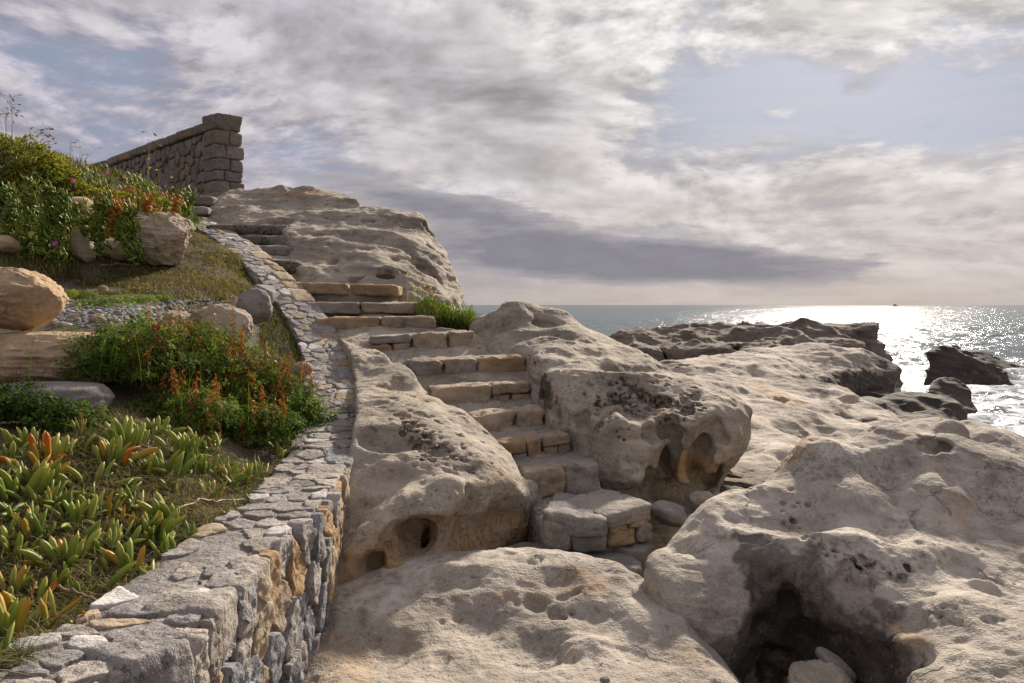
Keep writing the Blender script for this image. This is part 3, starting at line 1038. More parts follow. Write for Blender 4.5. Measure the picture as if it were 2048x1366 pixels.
    for i in range(140):
        if i % 80 < 22:
            px, py = 1570 + 14 * (i % 80) / 2 + rng.gauss(0, 7), 1040 + 9 * (i % 80) / 2 + rng.gauss(0, 8)
        elif i % 80 < 50:
            px, py = rng.gauss(1720, 20), rng.gauss(1133, 13)
        elif i % 80 < 62:
            px, py = rng.gauss(1800, 18), rng.gauss(1150, 12)
        elif i % 80 < 70:
            px, py = rng.gauss(1600, 20), rng.gauss(1010, 6)
        else:
            px, py = rng.gauss(1890, 22), rng.gauss(1222, 12)
        r.hole(px, py, rng.uniform(2.2, 6.5), 1.9, 0.004, rng.uniform(.7, 1.2))
    for i in range(14):
        r.hole(rng.uniform(1400, 2040), rng.uniform(950, 1200), rng.uniform(2, 5), 1.2, 0.01)
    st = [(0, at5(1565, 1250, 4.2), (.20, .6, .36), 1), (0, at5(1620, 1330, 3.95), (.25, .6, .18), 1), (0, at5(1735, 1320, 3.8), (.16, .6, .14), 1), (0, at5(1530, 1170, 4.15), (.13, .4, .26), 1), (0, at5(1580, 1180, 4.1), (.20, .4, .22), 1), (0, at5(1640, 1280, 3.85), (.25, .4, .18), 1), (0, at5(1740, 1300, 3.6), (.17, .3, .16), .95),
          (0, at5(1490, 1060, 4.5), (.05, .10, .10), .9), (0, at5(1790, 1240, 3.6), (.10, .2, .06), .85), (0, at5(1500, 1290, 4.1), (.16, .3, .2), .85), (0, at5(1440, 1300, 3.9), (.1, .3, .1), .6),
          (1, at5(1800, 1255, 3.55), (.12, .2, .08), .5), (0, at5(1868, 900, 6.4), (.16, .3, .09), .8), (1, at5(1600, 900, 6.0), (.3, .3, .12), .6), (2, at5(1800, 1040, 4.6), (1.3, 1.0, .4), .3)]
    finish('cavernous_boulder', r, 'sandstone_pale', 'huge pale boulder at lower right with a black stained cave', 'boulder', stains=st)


def build_upper_outcrop():
    r = Rock((-6.6, 8.9, EZ - 1.2), (-0.3, 16.2, EZ + 2.3), 0.026)
    tops = [at(395, 425, 12.9), at(432, 398, 13.4), at(500, 383, 13.6), at(550, 378, 13.6), at(620, 379, 13.4), at(690, 386, 13.2), at(760, 405, 12.8), at(810, 420, 12.5), at(852, 438, 12.2),
            at(866, 470, 11.9), at(430, 440, 12.0), at(500, 450, 11.6), at(560, 430, 12.2), at(650, 420, 12.3), at(750, 440, 11.9), at(830, 460, 11.7),
            at(560, 500, 10.7), at(650, 480, 11.0), at(750, 500, 10.8), at(840, 520, 10.9), at(600, 545, 10.1), at(700, 550, 10.1), at(790, 560, 10.0), at(860, 570, 10.3),
            at(520, 530, 10.2), at(600, 575, 9.75), at(800, 600, 9.6), (-3, 15.5, EZ + 1.4), (-1.6, 13.8, EZ + .9), (-5, 15.6, EZ + 1.7)]
    poly = [xy(360, 12.8), xy(450, 11.6), xy(540, 10.2), xy(580, 9.55), xy(700, 9.72), xy(800, 9.66), xy(880, 9.9), xy(906, 10.5), xy(906, 11.4), xy(885, 12.3), xy(860, 13.4), xy(780, 15),
            xy(600, 15.8), xy(430, 15.6), xy(370, 14.2)]
    r.column(poly, tops, 0.40, lambda z: -0.16 * np.clip((EZ + 0.9 - z) / 1.2, 0, 1.4), c=0.4)
    r.noise(.7, .7, 1.2, 0.08, 51).noise(1.3, 1.3, 3.0, 0.085, 52, 'scallop').noise(3.0, 3.0, 6, 0.045, 53, 'scallop').noise(7, 7, 10, .014, 55, 'scallop').noise(.5, .5, 6.0, 0.03, 54)
    stair_channel(r, .4, -.08, .10, WORN_LINES)
    for px, py, rp, dp, sq in [(772, 547, 20, 3.0, .75), (710, 556, 20, 2.6, .6), (667, 524, 11, 1.4, 1.2), (845, 535, 30, 1.0, 1.3), (822, 510, 14, .9, 1), (740, 440, 16, .7, .5), (858, 455, 16, 1.0, 1.2),
                               (800, 495, 26, .35, .6), (675, 543, 8, .9, .6), (810, 548, 12, .8, .6), (760, 400, 20, .4, .4), (700, 470, 34, .3, .5), (620, 510, 30, .3, .5), (860, 575, 18, .6, 1), (790, 520, 12, .7, .6), (870, 500, 14, .7, 1.6), (640, 470, 26, .3, .4), (880, 560, 10, .9, 1), (730, 500, 14, .5, .6)]:
        r.hole(px, py, rp, dp, 0.014, sq)
    disp = [('fbm', 1.6, 4, 0.045, 3, (1, 1, 1.8)), ('ridge', 2.6, 4, 0.035, 5, (1, 1, 2.4)), ('steps', 3.2, 1, 0.012, 8, (1, 1, 1)), ('fbm', 12.0, 3, 0.012, 9, (1, 1, 1))]
    st = [(0, at(830, 450, 12.2), (.5, .6, .15), .35), (1, at(600, 390, 13.2), (.6, .5, .06), .6), (0, at(800, 540, 10.4), (.8, .5, .08), .3)]
    finish('domed_outcrop', r, 'sandstone_upper', 'high rounded sandstone outcrop above the stairs against the sky', 'rock', disp, st)


def build_far_rocks():
    # pale wave-worn shelf behind the honeycomb boulder
    r = Rock((0.5, 8.0, EZ - 3.6), (8.4, 22.4, EZ - 0.8), 0.045)
    tops = [at(1320, 716, 19.5), at(1400, 706, 20.5), at(1480, 705, 20.5), at(1540, 712, 20.0), at(1590, 745, 19.0), at(1640, 780, 18.0), at(1720, 815, 16.5), at(1785, 848, 15.2),
            at(1350, 760, 15), at(1450, 770, 15.5), at(1540, 790, 15.5), at(1640, 830, 14.2), at(1740, 855, 13.8), at(1450, 830, 12.2), at(1550, 850, 12.2), at(1650, 880, 12.0), at(1720, 885, 12.2),
            at(1480, 880, 10.4), at(1560, 905, 10.0), at(1500, 930, 9.3), at(1450, 940, 8.7), at(1800, 900, 12.5), (1.5, 17, EZ - 1.9), (2.5, 21.8, EZ - 2.2)]
    poly = [xy(1280, 19.5), xy(1310, 15), xy(1380, 11), xy(1420, 8.6), xy(1520, 8.7), xy(1640, 9.6), xy(1760, 11.5), xy(1850, 13.0), xy(1815, 15.0), xy(1750, 17.0), xy(1660, 18.6), xy(1610, 20.0),
            xy(1550, 21.2), xy(1450, 21.8), xy(1340, 21.4)]
    r.column(poly, tops, 0.5, c=0.6)
    r.noise(.5, .5, 1, 0.10, 61).noise(0.9, 0.7, 1.4, 0.17, 62, 'scallop').noise(2.0, 1.6, 3, 0.075, 63, 'scallop').noise(4, 3.4, 5, .025, 64, 'scallop')
    for px, py, rp, dp, sq in [(1700, 800, 26, .4, .5), (1690, 830, 30, .35, .4), (1620, 820, 22, .4, .4), (1600, 850, 14, .5, .5), (1660, 860, 14, .5, .5), (1560, 800, 30, .3, .4), (1740, 840, 26, .35, .4),
                               (1580, 838, 10, .6, .5), (1640, 845, 10, .6, .5), (1500, 780, 30, .3, .4), (1610, 862, 8, .6, .5), (1365, 735, 12, 1, .6), (1335, 728, 14, 1, .6)]:
        r.hole(px, py, rp, dp, 0.04, sq)
    disp = [('fbm', 1.0, 4, 0.05, 3, (1, 1, 1)), ('ridge', 1.4, 3, 0.06, 5, (1, 1, 1.5)), ('steps', 2.6, 1, 0.03, 8, (1, 1, 1)), ('fbm', 8.0, 3, 0.014, 9, (1, 1, 1))]
    finish('wave_worn_shelf', r, 'sandstone_far', 'smooth pale rock shelf sloping to the water behind the boulders', 'rock', disp,
           [(1, at(1540, 790, 15.5), (.5, 1.5, .2), .5), (0, at(1345, 735, 17), (.8, 2, .12), .8), (0, at(1600, 765, 18.6), (.5, 1.5, .15), .7), (0, at(1760, 860, 14.2), (.8, 1.5, .12), .7)])

    # low pale-topped block in front of the ridge
    r = Rock((5.4, 21, EZ - 3.9), (13.6, 30.5, EZ - 1.0), 0.075)
    tops = [at(1500, 712, 25.5), at(1560, 706, 26), at(1620, 703, 26), at(1690, 709, 26), at(1750, 712, 26.5), at(1780, 740, 26), at(1560, 735, 24), at(1640, 745, 24), at(1700, 745, 24.5),
            at(1660, 775, 23), at(1600, 770, 22.5), at(1740, 770, 24.6), (8, 29.5, EZ - 2.2), (12, 29.5, EZ - 2.4)]
    poly = [xy(1480, 24), xy(1560, 22.4), xy(1650, 22.4), xy(1690, 24.0), xy(1790, 25.6), xy(1800, 27.4), xy(1740, 29), xy(1500, 29)]
    r.column(poly, tops, 0.3, c=0.6)
    r.noise(.4, .4, 1.4, 0.16, 71).noise(.9, .9, 2.4, 0.15, 72, 'scallop').noise(.3, .3, 4.0, 0.06, 73)
    dispf = [('fbm', .9, 4, 0.09, 3, (1, 1, 2)), ('ridge', 1.6, 4, 0.07, 5, (1, 1, 2.4)), ('steps', 2.2, 1, 0.03, 8, (1, 1, 1))]
    finish('layered_block', r, 'sandstone_far', 'low layered rock block with a pale top below the dark ridge', 'rock', dispf,
           [(0, at(1720, 775, 24.2), (2.6, 3.5, .55), 1), (0, at(1620, 790, 22.8), (1.8, 2.0, .4), 1), (0, at(1770, 730, 26.5), (1.1, 3, .7), .9)])

    # dark jagged ridge
    r = Rock((3.0, 29, EZ - 4.0), (18.2, 39.5, EZ - 0.3), 0.08)
    tops = [at(1190, 690, 31), at(1230, 668, 33), at(1290, 668, 34), at(1350, 668, 34.5), at(1400, 658, 35), at(1460, 655, 35), at(1500, 650, 35), at(1530, 655, 35), at(1575, 645, 35), at(1620, 642, 35.5),
            at(1660, 645, 35), at(1700, 655, 35), at(1735, 668, 34.5), at(1745, 656, 34.5), at(1755, 675, 34.5), at(1770, 715, 34), at(1785, 738, 34), at(1300, 700, 31.5), at(1400, 700, 32), at(1500, 700, 32),
            at(1600, 700, 32), at(1700, 700, 32.4), at(1240, 705, 30.5), (6, 39, EZ - 2), (12, 39, EZ - 2), (16, 38.5, EZ - 2.6)]
    poly = [xy(1180, 30), xy(1280, 31), xy(1400, 31.3), xy(1600, 31.5), xy(1700, 31.8), xy(1790, 33), xy(1795, 35), xy(1760, 37), xy(1600, 38.5), xy(1300, 38), xy(1200, 34)]
    r.column(poly, tops, 0.35, c=0.5)
    r.noise(.35, .35, 1.0, 0.25, 81).noise(.7, .7, 1.6, 0.36, 82, 'scallop').noise(1.6, 1.6, 3.0, 0.20, 83, 'scallop').noise(.25, .25, 3.2, 0.09, 84)
    r.ell(at(1320, 690, 31.6), (.09, .6, .9), .05, rot=(0, -18, 0))
    r.ell(at(1480, 695, 32.0), (.12, .6, 1.2), .05, rot=(0, 55, 0))
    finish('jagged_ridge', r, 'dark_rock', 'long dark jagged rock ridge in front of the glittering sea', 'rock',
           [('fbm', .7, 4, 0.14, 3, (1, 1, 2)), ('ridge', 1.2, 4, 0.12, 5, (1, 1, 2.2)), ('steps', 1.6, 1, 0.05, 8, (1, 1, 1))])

    def small(name, label, cx, cy, tops, poly, h, mat, seed, amp=1.0, grp=None, un=None):
        P = np.array(poly + [(t[0], t[1]) for t in tops])
        zmin = min(t[2] for t in tops)
        zmax = max(t[2] for t in tops)
        lo = (P[:, 0].min() - h * 5, P[:, 1].min() - h * 5, min(zmin, 0) - 0.5)
        hi = (P[:, 0].max() + h * 5, P[:, 1].max() + h * 5, zmax + 0.4 * amp + h * 5)
        q = Rock(lo, hi, h).column(poly, tops, h * 5, un, c=h * 5)
        q.noise(1.0 / (h * 18), 1.0 / (h * 18), 1.0 / (h * 9), h * 1.6 * amp, seed).noise(1 / (h * 9), 1 / (h * 9), 1 / (h * 5), h * 1.8 * amp, seed + 1, 'scallop')
        q.f = q.f + np.float32(h * .25)
        return finish(name, q, mat, label, 'rock', [('fbm', 1.2, 4, 0.05 * amp, seed, (1, 1, 2)), ('ridge', 2.2, 3, 0.04 * amp, seed + 2, (1, 1, 2))], (), grp)

    g = 'rocks standing in the sea'
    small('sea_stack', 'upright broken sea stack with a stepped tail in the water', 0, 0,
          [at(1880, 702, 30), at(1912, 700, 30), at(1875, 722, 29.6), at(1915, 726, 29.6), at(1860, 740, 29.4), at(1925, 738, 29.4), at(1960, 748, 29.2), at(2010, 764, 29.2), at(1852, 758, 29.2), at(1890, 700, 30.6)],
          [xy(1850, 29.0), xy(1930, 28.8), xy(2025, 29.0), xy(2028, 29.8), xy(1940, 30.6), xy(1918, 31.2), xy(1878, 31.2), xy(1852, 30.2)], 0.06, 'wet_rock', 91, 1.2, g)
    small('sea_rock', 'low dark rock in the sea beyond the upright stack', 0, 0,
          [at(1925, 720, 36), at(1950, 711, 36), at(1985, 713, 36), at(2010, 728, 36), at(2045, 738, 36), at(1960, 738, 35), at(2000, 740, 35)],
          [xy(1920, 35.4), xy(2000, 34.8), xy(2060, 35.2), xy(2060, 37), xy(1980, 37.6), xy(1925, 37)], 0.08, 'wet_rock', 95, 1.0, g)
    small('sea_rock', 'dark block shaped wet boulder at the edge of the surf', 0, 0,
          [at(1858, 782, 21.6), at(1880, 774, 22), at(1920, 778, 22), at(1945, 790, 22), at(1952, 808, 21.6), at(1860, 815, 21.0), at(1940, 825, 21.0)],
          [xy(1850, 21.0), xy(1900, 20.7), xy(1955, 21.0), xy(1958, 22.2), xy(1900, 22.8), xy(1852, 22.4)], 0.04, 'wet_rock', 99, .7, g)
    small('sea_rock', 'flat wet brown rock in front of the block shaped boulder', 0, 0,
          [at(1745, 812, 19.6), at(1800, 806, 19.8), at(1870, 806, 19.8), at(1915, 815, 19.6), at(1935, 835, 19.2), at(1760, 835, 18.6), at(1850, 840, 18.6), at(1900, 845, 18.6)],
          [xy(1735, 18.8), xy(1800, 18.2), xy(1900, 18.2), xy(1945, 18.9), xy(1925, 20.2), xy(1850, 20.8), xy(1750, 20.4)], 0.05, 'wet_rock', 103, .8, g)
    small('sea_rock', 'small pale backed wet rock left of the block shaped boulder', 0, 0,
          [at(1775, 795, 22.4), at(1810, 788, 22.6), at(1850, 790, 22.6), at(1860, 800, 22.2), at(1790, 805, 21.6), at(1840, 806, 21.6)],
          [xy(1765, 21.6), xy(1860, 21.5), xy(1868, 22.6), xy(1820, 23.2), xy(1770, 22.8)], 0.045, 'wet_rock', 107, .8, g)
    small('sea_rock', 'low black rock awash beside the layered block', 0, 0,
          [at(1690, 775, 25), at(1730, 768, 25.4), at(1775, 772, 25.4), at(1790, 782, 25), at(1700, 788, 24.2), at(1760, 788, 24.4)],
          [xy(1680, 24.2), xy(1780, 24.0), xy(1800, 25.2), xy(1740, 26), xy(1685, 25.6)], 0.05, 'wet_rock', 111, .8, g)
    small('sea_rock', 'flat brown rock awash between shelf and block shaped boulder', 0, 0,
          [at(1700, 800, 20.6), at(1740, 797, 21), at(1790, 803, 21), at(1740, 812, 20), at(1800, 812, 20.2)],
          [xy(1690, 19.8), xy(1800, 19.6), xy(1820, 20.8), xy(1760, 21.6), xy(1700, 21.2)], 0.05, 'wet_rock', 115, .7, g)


def blob_rock(name, c, r, label, mat, seed, cat='stone', rot=(0, 0, 0), amp=0.12, freq=1.6, group=None, sub=4, flat=0.0, facets=0.0, ridge=0.04):
    """a rounded stone grown from a subdivided ball, with its own noise; c is the centre, r the half sizes"""
    import bmesh
    bm = bmesh.new()
    bmesh.ops.create_icosphere(bm, subdivisions=sub, radius=1.0)
    V = np.array([v.co[:] for v in bm.verts], np.float32)
    F = np.array([[v.index for v in f.verts] for f in bm.faces])
    bm.free()
    n = V / np.linalg.norm(V, axis=1)[:, None]
    # boxier than a ball
    q = (np.abs(n) ** 3.0).sum(1) ** (-1 / 3.0)
    V = n * (0.55 + 0.45 * q)[:, None]
    if facets:
        rng = np.random.default_rng(seed)
        for i in range(9):
            d = rng.normal(size=3)
            d /= np.linalg.norm(d)
            lim = rng.uniform(0.62, 0.9)
            h = V @ d
            V = V - np.where(h > lim, (h - lim) * facets, 0)[:, None] * d
    dd = 1 + amp * fbm(n, freq, 4, 0.5, seed) - ridge * (ridged(n, freq * 2.4, 3, .5, seed + 4) * 2 - .8)
    V = V * dd[:, None]
    if flat:
        V[:, 2] = np.where(V[:, 2] > flat, flat + (V[:, 2] - flat) * .25, V[:, 2])
    from mathutils import Euler
    M = np.array(Euler([R(a) for a in rot]).to_matrix(), np.float32)
    V = (V * np.array(r, np.float32)) @ M.T
    me = np_mesh(name, V, F, True)
    o = link(name, me, MAT[mat])
    o.location = c
    if label:
        tag(o, label, cat, group)
    return o


build_front_boulder()
build_stair_rock()
build_middle_boulder()
build_right_boulder()
build_upper_outcrop()
build_far_rocks()

# brown layered ledge in the gully between the boulders
ledge = empty('layered_ledge')
tag(ledge, 'thin layered brown ledge in the gap behind the huge pale boulder', 'rock', kind='thing')
for i, (px, py, d, rx, ry, rz, rot) in enumerate([(1490, 985, 6.5, .30, .30, .06, (3, -6, 10)), (1470, 968, 6.7, .22, .3, .045, (-4, 5, 30)), (1520, 958, 6.8, .24, .3, .04, (5, -8, -12)), (1500, 942, 7.1, .26, .3, .04, (2, 4, 15)),
                                                 (1545, 938, 7.3, .20, .25, .035, (0, -6, -20)), (1462, 948, 7.0, .14, .2, .04, (0, 8, 5))]):
    o_ = blob_rock('rock_layer', at(px, py, d), (rx, ry, rz), None, 'dark_rock', 150 + i, rot=rot, sub=4, facets=.9, amp=.22, ridge=.12)
    o_.parent = ledge

# stones lying in the gully
blob_rock('stone', at(1636, 1382, 3.6), (.15, .15, .125), 'rounded tan stone at the bottom under the cave of the huge boulder', 'sandstone_warm', 4, facets=.6, amp=.16, sub=5, ridge=.06)
blob_rock('stone', at(1672, 1330, 3.72), (.115, .09, .035), 'flat grey oval cobble leaning on the rounded tan stone', 'slab_grey', 6, rot=(20, 32, 30), amp=.05)
blob_rock('stone', at(1338, 1030, 5.25), (.13, .14, .085), 'blue grey angular stone beside the landing of the stairs', 'slab_grey', 9, facets=.8, rot=(0, 14, 20))
blob_rock('stone', at(1405, 1002, 5.75), (.10, .12, .07), 'tan stone wedged below the honeycomb boulder', 'sandstone_warm', 12, facets=.6)
blob_rock('stone', at(1210, 1360, 3.35), (.022, .016, .012), 'tiny white pebble on the front boulder at the bottom edge', 'slab_grey', 3, cat='pebble')


# ------------------------------------------------------------------ ground under the rocks, sea
def build_shore():
    xs = np.concatenate([np.linspace(-14, -3, 12), np.linspace(-2.8, 8, 110), np.linspace(8.4, 26, 36)])
    ys = np.concatenate([np.linspace(-2, 9, 90), np.linspace(9.3, 42, 80)])
    X, Y = np.meshgrid(xs, ys, indexing='ij')
    Z = EZ - 1.85 - 0.02 * np.clip(Y - 5, 0, 100) - 0.03 * np.clip(Y - 9, 0, 100) - 0.10 * np.clip(X - 3.0, 0, 50) - .25 * np.clip(X + 0.2 * (Y - 12) - 6, 0, 8)
    Z = np.maximum(Z, -1.6)
    P = np.stack([X, Y, Z], -1).reshape(-1, 3)
    P[:, 2] += 0.07 * fbm(P, 1.4, 4, .55, 31)
    P[:, 2] -= 0.35 * np.exp(-(((P[:, 0] - 1.45) / .75) ** 2 + ((P[:, 1] - 3.9) / .8) ** 2))      # gully between the boulders
    n, m = X.shape
    I = np.arange(n * m).reshape(n, m)
    F = np.stack([I[:-1, :-1], I[1:, :-1], I[1:, 1:], I[:-1, 1:]], -1).reshape(-1, 4)
    o = link('shore_ground', np_mesh('shore_ground', P, F), MAT['ground_rock'])
    tag(o, kind='structure')


def build_sea():
    # polar grid round the camera: fine near, coarse far
    na = 900
    a = np.linspace(R(-44), R(50), na)
    r = [11.0]
    while r[-1] < 30000:
        r.append(r[-1] * (1.0075 if r[-1] < 150 else 1.02 if r[-1] < 1500 else 1.12))
    r = np.array(r)
    A, Q = np.meshgrid(a, r, indexing='ij')
    X, Y = np.sin(A) * Q, np.cos(A) * Q
    Pxy = np.stack([X, Y, np.zeros_like(X)], -1).reshape(-1, 3)
    dist = Q.ravel()
    w = 0.0
    for fr, am, sx, sy, sd, lim in [(0.22, .16, .6, 1.2, 1, 900), (0.55, .085, .7, 1.2, 2, 260), (1.25, .045, .8, 1.2, 3, 120), (2.6, .022, .9, 1.1, 4, 60)]:
        q = Pxy * np.array([sx * fr, sy * fr, 1])
        fade = np.clip(1.5 - dist / lim, 0, 1)
        w = w + am * fade * (1 - 2 * np.abs(vnoise(q + 3.1 * sd, sd))) 
    Pxy[:, 2] = w * np.clip((dist - 11) / 9, 0.25, 1)
    n, m = A.shape
    I = np.arange(n * m).reshape(n, m)
    F = np.stack([I[:-1, :-1], I[:-1, 1:], I[1:, 1:], I[1:, :-1]], -1).reshape(-1, 4)[:, ::-1]
    m_, t, bs, out = new_mat('sea_water')
    geo = t.node('ShaderNodeNewGeometry')
    P = geo.outputs['Position']
    x, y, z = t.sep(P)
    ps = t.comb(t.m('MULTIPLY', x, 0.75), t.m('MULTIPLY', y, 1.1), 0.0)
    far = t.vm('LENGTH', P)
    n1 = t.noise(ps, 0.9, 4.0, 0.62, 0.3)
    n2 = t.noise(ps, 4.5, 3.0, 0.6, 0.2)
    bs.inputs['Roughness'].default_value = 0.16
    bs.inputs['IOR'].default_value = 1.33
    bs.inputs['Specular IOR Level'].default_value = 0.5
    # froth in the shallows round the rocks
    fz = t.noise(ps, 0.85, 5.0, 0.68, 1.2)
    near = t.m('MULTIPLY', t.mrange(y, 44.0, 20.0), t.mrange(x, 7.0, 9.5))
    fm = t.m('MULTIPLY', t.mrange(fz, 0.43, 0.52), near, clamp=True)
    fm = t.m('MULTIPLY', fm, t.mrange(n2, 0.35, 0.6, 0.45, 1.0))
    deep = t.mix(t.mrange(far, 25.0, 160.0), (0.050, 0.085, 0.095, 1), (0.025, 0.060, 0.080, 1))
    t.l.new(t.mix(t.m('MULTIPLY', fm, 0.95), deep, (0.72, 0.74, 0.76, 1)), bs.inputs['Base Color'])
    t.l.new(t.mrange(fm, 0, 1, 0.15, 0.6), bs.inputs['Roughness'])
    h = t.m('ADD', t.m('MULTIPLY', n1, 0.55), t.m('MULTIPLY', n2, 0.10))
    n3 = t.noise(ps, 0.12, 4.0, 0.6, 0.2)
    h = t.m('ADD', h, t.m('MULTIPLY', n3, 1.6))
    bp = t.node('ShaderNodeBump', i_Strength=0.5, i_Distance=1.0)
    t.l.new(h, bp.inputs['Height'])
    t.l.new(bp.outputs[0], bs.inputs['Normal'])
    df = t.node('ShaderNodeBsdfDiffuse')
    t.l.new(t.mix(fm, (0.155, 0.178, 0.195, 1), (0.75, 0.76, 0.78, 1)), df.inputs[0])
    mx = t.node('ShaderNodeMixShader')
    t.l.new(t.mrange(fm, 0, 1, 0.62, 0.92), mx.inputs[0])
    t.l.new(bs.outputs[0], mx.inputs[1])
    t.l.new(df.outputs[0], mx.inputs[2])
    t.l.new(mx.outputs[0], out.inputs[0])
    o = link('sea', np_mesh('sea', Pxy, F), m_)
    tag(o, kind='structure')


build_shore()
build_sea()

# ------------------------------------------------------------------ masonry helpers
_cube_cache = {}


def cube_grid(n):
    if n in _cube_cache:
        return _cube_cache[n]
    key, V, F = {}, [], []
    lin = np.linspace(-1, 1, n + 1)

    def vid(p):
        k = tuple(np.round(p, 5))
        if k not in key:
            key[k] = len(V)
            V.append(p)
        return key[k]
    for ax in range(3):
        for sgn in (-1, 1):
            for i in range(n):
                for j in range(n):
                    q = []
                    for a, b in ((i, j), (i + 1, j), (i + 1, j + 1), (i, j + 1)):
                        p = [0, 0, 0]
                        p[ax] = sgn
                        p[(ax + 1) % 3] = lin[a]
                        p[(ax + 2) % 3] = lin[b]
                        q.append(vid(p))
                    F.append(q if sgn > 0 else q[::-1])
    _cube_cache[n] = (np.array(V, np.float32), np.array(F))
    return _cube_cache[n]


def rbox(half, n=6, m=7.0, amp=0.06, freq=3.0, seed=0, taper=0.0, skew=0.08, fine=0.0):
    """rough rounded block: half sizes, m = squareness, amp = roughness relative to the smallest half size"""
    V, F = cube_grid(n)
    rng = np.random.default_rng(seed)
    q = (np.abs(V) ** m).sum(1) ** (-1.0 / m)
    P = V * q[:, None]
    # uneven corners
    for a in range(3):
        b, c = (a + 1) % 3, (a + 2) % 3
        P[:, a] = P[:, a] * (1 + skew * rng.uniform(-1, 1) * P[:, b] + skew * rng.uniform(-1, 1) * P[:, c])
    half = np.array(half, np.float32)
    mn = float(half.min())
    W = P * half
    nn = P / (np.linalg.norm(P, axis=1)[:, None] + 1e-6)
    off = rng.uniform(0, 50, 3).astype(np.float32)
    D = amp * mn * (fbm(W + off, freq / max(mn * 4, .1), 3, .55, seed % 97) * 1.4)
    if fine:
        D = D + fine * fbm(W + off, 28.0, 2, .5, 5)
    return W + nn * D[:, None], F


def clip_poly(poly, n, c):
    out = []
    for i in range(len(poly)):
        a, b = poly[i - 1], poly[i]
        da, db = a @ n - c, b @ n - c
        if da <= 0:
            if db <= 0:
                out.append(b)
            else:
                out.append(a + (b - a) * da / (da - db))
        elif db <= 0:
            out.append(a + (b - a) * da / (da - db))
            out.append(b)
    return out


def voronoi_cells(seeds, bounds, aniso=(1, 1)):
    s = np.asarray(seeds, float) * np.array(aniso)
    x0, x1, y0, y1 = bounds
    B = [np.array(p, float) * np.array(aniso) for p in ((x0, y0), (x1, y0), (x1, y1), (x0, y1))]
    cells = []
    for i, p in enumerate(s):
        poly = list(B)
        d = ((s - p) ** 2).sum(1)
        for j in np.argsort(d)[1:24]:
            n = s[j] - p
            poly = clip_poly(poly, n, n @ (s[j] + p) / 2)
            if len(poly) < 3:
                break
        cells.append(np.array(poly) / np.array(aniso) if len(poly) >= 3 else None)
    return cells


def inset(poly, d):
    """shrink a convex polygon by clipping against its shifted edges"""
    P = np.asarray(poly)
    c = P.mean(0)
    out = list(P)
    for i in range(len(P)):
        a, b = P[i - 1], P[i]
        e = b - a
        L = np.linalg.norm(e)
        if L < 1e-6:
            continue
        n = np.array([e[1], -e[0]]) / L
        if n @ (c - a) > 0:
            n = -n
        out = clip_poly(out, n, n @ a - d)
        if len(out) < 3:
            return None
    return np.array(out)


def resample(poly, n):
    P = np.vstack([poly, poly[:1]])
    L = np.concatenate([[0], np.cumsum(np.linalg.norm(np.diff(P, axis=0), axis=1))])
    t = np.linspace(0, L[-1], n, endpoint=False)
    return np.stack([np.interp(t, L, P[:, k]) for k in range(P.shape[1])], 1)


def pillow(poly, mapf, thick=0.08, bulge=0.02, n=24, rings=5, seed=0, rough=0.01, soft=1, edge=0.12, fine=0.0, wobble=0.012):
    """a stone over a plan polygon; mapf(u, v, h) gives world points"""
    P = resample(chaikin(poly, soft) if soft else np.asarray(poly), n)
    rw = np.random.default_rng(seed + 7)
    P = P + wobble * np.stack([fbm(np.column_stack([P, np.zeros(n)]) + rw.uniform(0, 40), 14.0, 3, .6, 2), fbm(np.column_stack([P, np.ones(n)]) + rw.uniform(0, 40), 14.0, 3, .6, 6)], 1)
    c = P.mean(0)
    prof = [(1.0, -thick), (1.0, -0.004)]
    for i in range(rings):
        a = (i + 1) / rings
        t = 1 - edge * a if i < rings // 2 else None
        prof.append((1.0 - a * 0.94, bulge * (1 - (1 - min(1.0, a / (edge * 2.2 + .08))) ** 2.2)))
    # two extra rings give a rounded arris
    prof.insert(2, (1 - edge * .25, bulge * .50))
    prof.insert(3, (1 - edge * .65, bulge * .85))
    UV = np.concatenate([c + (P - c) * t for t, _ in prof] + [c[None]])
    H = np.concatenate([np.full(n, h) for _, h in prof] + [[prof[-1][1]]])
    rng = np.random.default_rng(seed)
    off = rng.uniform(0, 60, 3)
    Q = np.stack([UV[:, 0], UV[:, 1], np.zeros(len(UV))], 1) + off
    w = np.concatenate([np.full(n, 0.0 if i == 0 else 1.0) for i in range(len(prof))] + [[1.0]])
    H = H + w * rough * (fbm(Q, 9.0, 4, .55, seed % 89) * 1.6 + .5 * (rng.random() - .5)) + w * fine * fbm(Q, 45.0, 2, .5, 3)
    tilt = rng.normal(0, 0.35, 2) * rough
    H = H + w * ((UV - c) @ tilt) / 0.1
    V = mapf(UV[:, 0], UV[:, 1], H)
    k = len(prof)
    I = np.arange(n)
    J = (I + 1) % n
    F = [np.stack([r * n + I, r * n + J, (r + 1) * n + J, (r + 1) * n + I], 1) for r in range(k - 1)]
    T = np.stack([(k - 1) * n + I, (k - 1) * n + J, np.full(n, k * n)], 1)
    return V, [np.concatenate(F), T]


def fix_normals(me):
    n = len(me.polygons)
    C, N, A = np.zeros(n * 3, np.float32), np.zeros(n * 3, np.float32), np.zeros(n, np.float32)
    me.polygons.foreach_get('center', C)
    me.polygons.foreach_get('normal', N)
    me.polygons.foreach_get('area', A)
    C, N = C.reshape(-1, 3), N.reshape(-1, 3)
    c = (C * A[:, None]).sum(0) / A.sum()
    if (((C - c) * N).sum(1) * A).sum() < 0:
        me.flip_normals()
    return me


